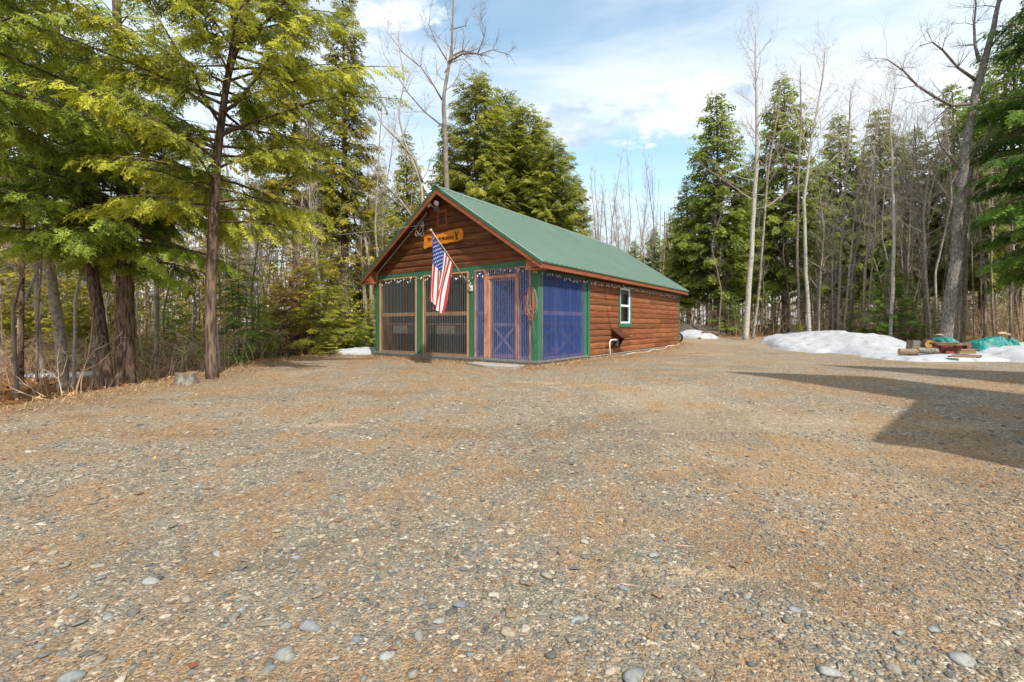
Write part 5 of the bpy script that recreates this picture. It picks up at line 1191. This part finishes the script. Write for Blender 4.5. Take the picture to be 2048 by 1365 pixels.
# pale multi-stemmed shrub at the left edge of the gravel
def shrub(px, py, seed, label, stems):
    b = gp(px, py); root = empty('bare_shrub', b, 0, label=label, cat='shrub'); r = np.random.default_rng(seed)
    st = MB(); tw0 = []; tw1 = []; a0 = []; a1 = []
    for pts, w_ in stems:
        Q = np.array([(at(a, b[1]+dy)-b[0], dy, CZ-(c-HY)/F*(b[1]+dy)-b[2]) for a, c, dy in pts]); m = len(Q); t = np.linspace(0, 1, 14); tt = np.linspace(0, 1, m)
        Q = np.stack([np.interp(t, tt, Q[:, i]) for i in range(3)], -1); Q[1:-1] = (Q[:-2]+Q[2:]+2*Q[1:-1])/4; Q[:, 1] += np.cumsum(r.normal(0, .015, 14)); st.tube(Q, np.linspace(w_, w_*.25, 14), 6)
        for k in range(4, 14, 2):
            d = Q[k]-Q[k-1]; d /= np.linalg.norm(d); s = r.normal(0, 1, 3); dd = d*.7+s*.35+np.array([0, 0, .15]); dd /= np.linalg.norm(dd); e = Q[k]+dd*r.uniform(.1, .35)
            tw0.append(Q[k]); tw1.append(e); a0.append(w_*.35); a1.append(w_*.12)
    st.segs(tw0, tw1, a0, a1); st.build('stems', M['shrub'], root, smooth=True); return root
shrub(134, 810, 5, 'pale sprawling bare shrub with low stems reaching left', [([(134, 812, 0), (100, 800, -.1), (60, 792, -.1), (25, 775, -.2), (0, 765, -.2), (-20, 750, -.2)], .016), ([(118, 812, 0), (75, 780, 0), (45, 760, 0), (28, 735, 0), (22, 715, 0)], .011),
    ([(128, 808, .1), (122, 780, .1), (116, 755, .1), (118, 735, .1), (122, 700, .1), (130, 640, .1)], .015), ([(116, 757, .1), (95, 745, .1), (65, 730, .1)], .007), ([(118, 755, .1), (128, 742, .1), (132, 715, .1), (122, 700, .1), (95, 665, .1)], .010)])
shrub(152, 808, 6, 'upright forked shrub with pale yellow stems by the leaning trunk', [([(150, 808, 0), (152, 785, 0), (160, 750, 0), (170, 720, 0), (172, 690, 0), (178, 655, 0), (180, 635, 0)], .017), ([(160, 806, 0), (162, 770, 0), (168, 735, 0), (185, 700, 0), (215, 690, .1), (240, 665, .1)], .012),
    ([(168, 742, 0), (200, 728, 0), (225, 705, 0), (250, 685, 0)], .008), ([(170, 730, 0), (180, 690, 0), (195, 665, 0)], .008), ([(156, 806, 0), (175, 790, -.1), (210, 780, -.1), (232, 748, -.1)], .009), ([(148, 806, 0), (136, 775, 0), (132, 768, 0)], .008)])
shrub(196, 800, 8, 'reddish thin shoots between the shrub and the twin trunks', [([(194, 800, 0), (188, 775, 0), (187, 765, 0)], .008), ([(198, 800, 0), (200, 780, 0), (201, 768, 0)], .007), ([(190, 802, 0), (184, 770, 0), (190, 750, 0)], .006)])
shrub(318, 770, 9, 'thin upright twigs right of the thick trunk', [([(318, 772, 0), (312, 730, 0), (308, 680, 0), (300, 640, 0)], .008), ([(316, 770, 0), (290, 730, 0), (262, 700, 0)], .006), ([(318, 770, .2), (345, 715, .2), (370, 640, .2)], .006)])

# stumps and logs along the left rim
def stump(px, py, rpx, hpx, label):
    X, Y, Z = gp(px, py); r0 = rpx/F*Y; h = hpx/F*Y; r = np.random.default_rng(int(px)); o = empty('tree_stump', (X, Y, Z), 0, label=label, cat='stump')
    a = np.arange(22)/22*2*np.pi; k = 1+.09*np.sin(a*3+px)+.04*r.normal(size=22); V = []
    for z, f in ((-.08, 1.18), (.04, 1.04), (h*.6, .98), (h, .97)): V += [(math.cos(t)*r0*f*q, math.sin(t)*r0*f*q, z+(.012*math.sin(t*2) if z == h else 0)) for t, q in zip(a, k)]
    m_ = MB(); m_.add(V, [(b*22+i, b*22+(i+1) % 22, (b+1)*22+(i+1) % 22, (b+1)*22+i) for b in range(3) for i in range(22)]); m_.build('bark', M['bark_grey'], o, smooth=True)
    V = [(0, 0, h)]+V[-22:]; V = [(x*.995, y*.995, z+.002) for x, y, z in V]; m_ = MB(); m_.add(V, [(0, 1+i, 1+(i+1) % 22) for i in range(22)]); m_.build('cut_face', M['plank'], o)
stump(372, 768, 19, 22, 'low cut stump at the edge of the gravel left of the straight trunk')

# ------------------------------------------------------------------ snow
def snow(name, label, cx, cy, rx, ry, rot, h, seed, prof=.5, N=90, dirt=True):
    r = np.random.default_rng(seed); g = np.linspace(-1.12, 1.12, N); A, B = np.meshgrid(g, g, indexing='ij'); c, s = math.cos(rot), math.sin(rot)
    X = cx+A*rx*c-B*ry*s; Y = cy+A*rx*s+B*ry*c; ox = seed*3.7
    rad = np.hypot(A, B)+(fbm(A*1.7+ox, B*1.7, 3)-.5)*.55; k = np.clip(1-rad, -.3, 1)
    H = np.where(k > 0, h*np.clip(k, 0, 1)**prof*(.78+.44*fbm(A*2.2+ox, B*2.2+4, 4))+.03, k*.8)
    H += np.where(k > 0, (fbm(X*3+ox, Y*3, 4)-.5)*.16*min(1, h*2), 0)
    Z = ground_z(X, Y)+H; keep = (k > -.12); i, j = np.meshgrid(np.arange(N-1), np.arange(N-1), indexing='ij')
    kk = keep[:-1, :-1] | keep[1:, 1:]; f = np.stack([i*N+j, (i+1)*N+j, (i+1)*N+j+1, i*N+j+1], -1)[kk]
    m_ = MB(); m_.add(np.stack([X-cx, Y-cy, Z], -1).reshape(-1, 3), f.reshape(-1, 4)); m_.build(name, M['snow'], smooth=True, loc=(cx, cy, 0), label=label, cat='snow')
    return lambda x, y: float(ground_z(x, y))
snow('snow_bank', 'long low bank of old snow in front of the right-hand woods', 12.75, 17.7, 2.3, 4.3, R(-14), .56, 1)
snow('snow_patch', 'flat snow patch with the woodpile on it', 14.1, 13.05, 3.6, 1.65, R(2), .18, 2)
snow('snow_patch', 'snow heaped at the right edge beside the large teal tarp', 15.3, 12.6, 2.3, 1.5, R(10), .48, 5)
snow('snow_patch', 'small snow patch beside the left cabin corner', -5.0, 15.0, 1.4, .6, R(15), .20, 3)
snow('snow_patch', 'little snow patch among the young firs', -7.4, 14.3, .75, .4, R(5), .14, 4)
snow('snow_patch', 'tiny snow patch left of the firs behind the straight trunk', -8.7, 13.6, .4, .3, 0, .12, 6)
snow('snow_patch', 'snow remnant beyond the far corner of the cabin', 9.0, 22.0, .95, 1.0, 0, .34, 7)
snow('snow_patch', 'thin snow remnant deep in the left woods', -12.6, 13.2, 1.4, .4, R(10), .10, 8)

# dark heap and wheel behind the cabin
def heap(name, label, cx, cy, rx, ry, h, m, seed):
    N = 40; g = np.linspace(-1, 1, N); A, B = np.meshgrid(g, g, indexing='ij'); k = np.clip(1-np.hypot(A, B), 0, 1)
    Z = ground_z(cx+A*rx, cy+B*ry)+h*k**.8*(.8+.4*fbm(A*3+seed, B*3, 3))-.08; i, j = np.meshgrid(np.arange(N-1), np.arange(N-1), indexing='ij')
    m_ = MB(); m_.add(np.stack([A*rx, B*ry, Z], -1).reshape(-1, 3), np.stack([i*N+j, (i+1)*N+j, (i+1)*N+j+1, i*N+j+1], -1).reshape(-1, 4)); m_.build(name, m, smooth=True, loc=(cx, cy, 0), label=label, cat='earth')
heap('earth_mound', 'dark heap of earth behind the far corner of the cabin', 9.3, 24.2, 2.6, 1.5, .75, M['mound'], 2)
wh = empty('wheelbarrow', W(LEN+.45, .15, 0), CROT, label='black wheel and tub of a barrow behind the far cabin corner', cat='barrow')
zb = float(ground_z(*W(LEN+.45, .15)[:2]))
m_ = MB(); a = np.linspace(0, 2*math.pi, 25); m_.tube([(0, .18*math.cos(t), zb+.21+.18*math.sin(t)) for t in a], .045, 8, cap=False); m_.build('tyre', M['black'], wh, smooth=True)
m_ = MB(); m_.tube([(-.03, 0, zb+.21), (.03, 0, zb+.21)], .10, 12); m_.build('rim', M['greymetal'], wh)
m_ = MB(); m_.tube([(0, .0, zb+.42), (0, .25, zb+.55), (0, .75, zb+.62)], [.10, .26, .30], 10); m_.build('tub', M['black'], wh, smooth=True)
m_ = MB(); m_.tube([(-.05, 0, zb+.21), (-.12, .5, zb+.35), (-.2, 1.2, zb+.55)], .016, 6); m_.tube([(.05, 0, zb+.21), (.12, .5, zb+.35), (.2, 1.2, zb+.55)], .016, 6); m_.build('handles', M['plank'], wh, smooth=True)

# ------------------------------------------------------------------ woodpile, bricks, blocks and tarps on the snow
def log(px, py, Y, rpx, ln, rz, label, cut='logend', bark='plank', group='loose logs by the brick pile', yaw_up=0):
    x, z = at(px, Y, py); r0 = rpx/F*Y; o = empty('log', (x, Y, z), rz, label=label, cat='log', group=group); r = np.random.default_rng(int(px*7))
    m_ = MB(); m_.tube([(ln*t, r.normal(0, .006), r.normal(0, .006)) for t in np.linspace(0, 1, 8)], r0*(1+r.normal(0, .04, 8)), 14, cap=False); m_.build('bark', M[bark], o, smooth=True)
    m_ = MB(); a = np.arange(14)/14*2*np.pi
    for e, s in ((-.001, 1), (ln+.001, -1)): m_.add([(e, 0, 0)]+[(e, math.cos(t)*r0*.97, math.sin(t)*r0*.97) for t in a], [(0, 1+i, 1+(i+1) % 14) for i in range(14)])
    m_.build('cut_face', M[cut], o); return o
PY = 12.6
log(1799, 704, 12.6, 6.5, .42, R(-12), 'short log with an orange cut end at the left of the brick pile')
log(1861, 689, 13.2, 9, .5, R(55), 'thick round log with a bright orange end beside the small teal tarp', bark='bark_hemlock')
log(1835, 702, 12.5, 6, .5, R(-5), 'thin grey log between the short log and the bricks', bark='bark_grey')
log(1404, 668, 21.6, 6, .7, R(-20), 'short log by the snow remnant behind the cabin', bark='bark_hemlock', group='loose logs behind the cabin')
# bricks: one by one
bp = MB(); bp.box((-.10, -.05, 0), (.10, .05, .058)); bmesh_brick = bp.mesh('brick', M['brick'])
bx0, bz0 = at(1862, PY, 706); bx0 = float(bx0); r = np.random.default_rng(31)
for row in range(5):
    ncol = (8, 8, 7, 7, 5)[row]
    for c_ in range(ncol):
        for dy in range(1 if row else 2):
            o = bpy.data.objects.new('brick', bmesh_brick); col.objects.link(o)
            turn = r.random() < .35
            o.location = (bx0+.10+c_*.145+(row % 2)*.07+r.normal(0, .01), PY+dy*.14+r.normal(0, .015), bz0-.01+row*.061); o.rotation_euler = (0, 0, (math.pi/2 if turn else 0)+r.normal(0, .12)); o.scale = (.68 if not turn else 1, 1, 1)
            tag(o, 'reddish brick in the low stack on the snow patch', 'brick', 'bricks stacked on the snow patch')
# grey boards laid across the stack
for px0, px1, py, y_, lb in ((1868, 1938, 687.5, 12.55, 'weathered board on top of the brick stack'), (1872, 1935, 691, 12.45, 'second weathered board on the front of the brick stack')):
    x0, z0 = at(px0, y_, py); x1, _ = at(px1, y_, py); m_ = MB(); m_.box((-(x1-x0)/2, -.05, -.018), ((x1-x0)/2, .05, .0)); m_.build('board', M['plank'], loc=((x0+x1)/2, y_, z0+.02), rz=R(1.5), label=lb, cat='board')
for px0, px1, py, y_, hh, lb in ((1918, 1948, 705, 12.2, .06, 'short squared timber right of the bricks'), (1908, 1958, 712, 11.9, .065, 'thick tan timber lying on the snow in front of the bricks'), (1899, 1922, 713, 11.75, .04, 'thin board end sticking out left of the thick timber'), (1921, 1946, 700, 12.3, .05, 'timber on top of the short squared one')):
    x0, z0 = at(px0, y_, py); x1, _ = at(px1, y_, py); m_ = MB(); m_.obox((-(x1-x0)/2, 0, hh/2), ((x1-x0)/2, 0, hh/2), .09, hh); o = m_.build('timber', M['plank'], loc=((x0+x1)/2, y_, z0-hh*.6), rz=R(-6), label=lb, cat='timber')
# two concrete blocks, one on the other
for q, lb in enumerate(('lower concrete block of the pair left of the bricks', 'upper concrete block of the pair left of the bricks')):
    x_, z_ = at(1826, 12.9, 700); z_ += q*.137; o = empty('concrete_block', (x_+q*.01, 12.9, z_), R(8+q*4), label=lb, cat='block')
    m_ = MB(); m_.box((-.13, -.095, 0), (.13, -.065, .13)); m_.box((-.13, .065, 0), (.13, .095, .13))
    for a in (-.13, -.015, .10): m_.box((a, -.064, 0), (a+.03, .064, .13))
    m_.build('block_shell', M['block'], o)
# tarps over wood
def tarp(name, label, px0, px1, ptop, pbot, Y, depth_, seed, shape):
    x0, zb_ = at(px0, Y, pbot); x1, zt = at(px1, Y, ptop); N = 48; cx = (x0+x1)/2; w_ = (x1-x0)/2; h = zt-zb_
    g = np.linspace(-1, 1, N); A, B = np.meshgrid(g, g, indexing='ij'); ed = np.minimum(1, (1-np.abs(A))*5)**.6*np.minimum(1, (1-np.abs(B))*2.2)**.6
    H = h*ed*np.interp(A, *shape)*(.88+.24*fbm(A*2.5+seed, B*2.5, 2)); H += (np.abs(fbm(A*5+seed+A*B, B*4-A*2, 2)-.5))*.26*h*ed
    i, j = np.meshgrid(np.arange(N-1), np.arange(N-1), indexing='ij'); wob = (fbm(A*3+seed, B*3+9, 2)-.5)*.15
    m_ = MB(); m_.add(np.stack([A*w_*(1+wob*.4), B*depth_+wob, H-.03], -1).reshape(-1, 3), np.stack([i*N+j, (i+1)*N+j, (i+1)*N+j+1, i*N+j+1], -1).reshape(-1, 4)); m_.build(name, M['tarp'], loc=(cx, Y, zb_), rz=0, label=label, cat='tarp')
tarp('tarp', 'small crumpled teal tarp over logs behind the bricks', 1868, 1914, 674, 692, 13.4, .3, 3, ([-1, -.5, .1, .6, 1], [.6, 1, .95, .6, .35]))
tarp('tarp', 'large crumpled teal tarp at right covering a wood stack', 1936, 2024, 674, 704, 13.0, .42, 8, ([-1, -.6, -.1, .2, .45, .6, 1], [.45, .75, .95, 1, .72, .95, .8]))
for q, (px, py, lb) in enumerate(((1877, 671, 'flat tan stone weighing down the small teal tarp'), (2003, 667, 'pale firewood piece on top of the large teal tarp'), (2012, 670, 'second firewood piece on top of the large teal tarp'))):
    x_, z_ = at(px, 13.2, py); m_ = MB(); pv, pf = largep[q]; m_.add(pv*np.array([.16, .10, .045]), pf, (.55, .38, .24)); m_.build('tarp_weight', M['stone'], loc=(x_, 13.2, z_+.0), rz=.3*q, label=lb, cat='weight', smooth=True)
# dead evergreen twig stuck in the snow
b = gp(1783, 700); tw = MB(); r = np.random.default_rng(3); S0 = []; S1 = []
p = np.array([0, 0, .2]); d = np.array([-.35, 0, .45])
for k in range(7):
    e = p+d*.14; S0.append(p); S1.append(e)
    for s_ in (-1, 1): S0.append(e); S1.append(e+np.array([s_*.10-.06, r.normal(0, .05), .04+r.normal(0, .03)]))
    p = e; d = d+r.normal(0, .08, 3)
tw.segs(S0, S1, np.full(len(S0), .008), np.full(len(S0), .003)); tw.build('fallen_twig', M['twig_dark'], loc=b, label='dark evergreen twig sticking out of the snow left of the blocks', cat='twig')
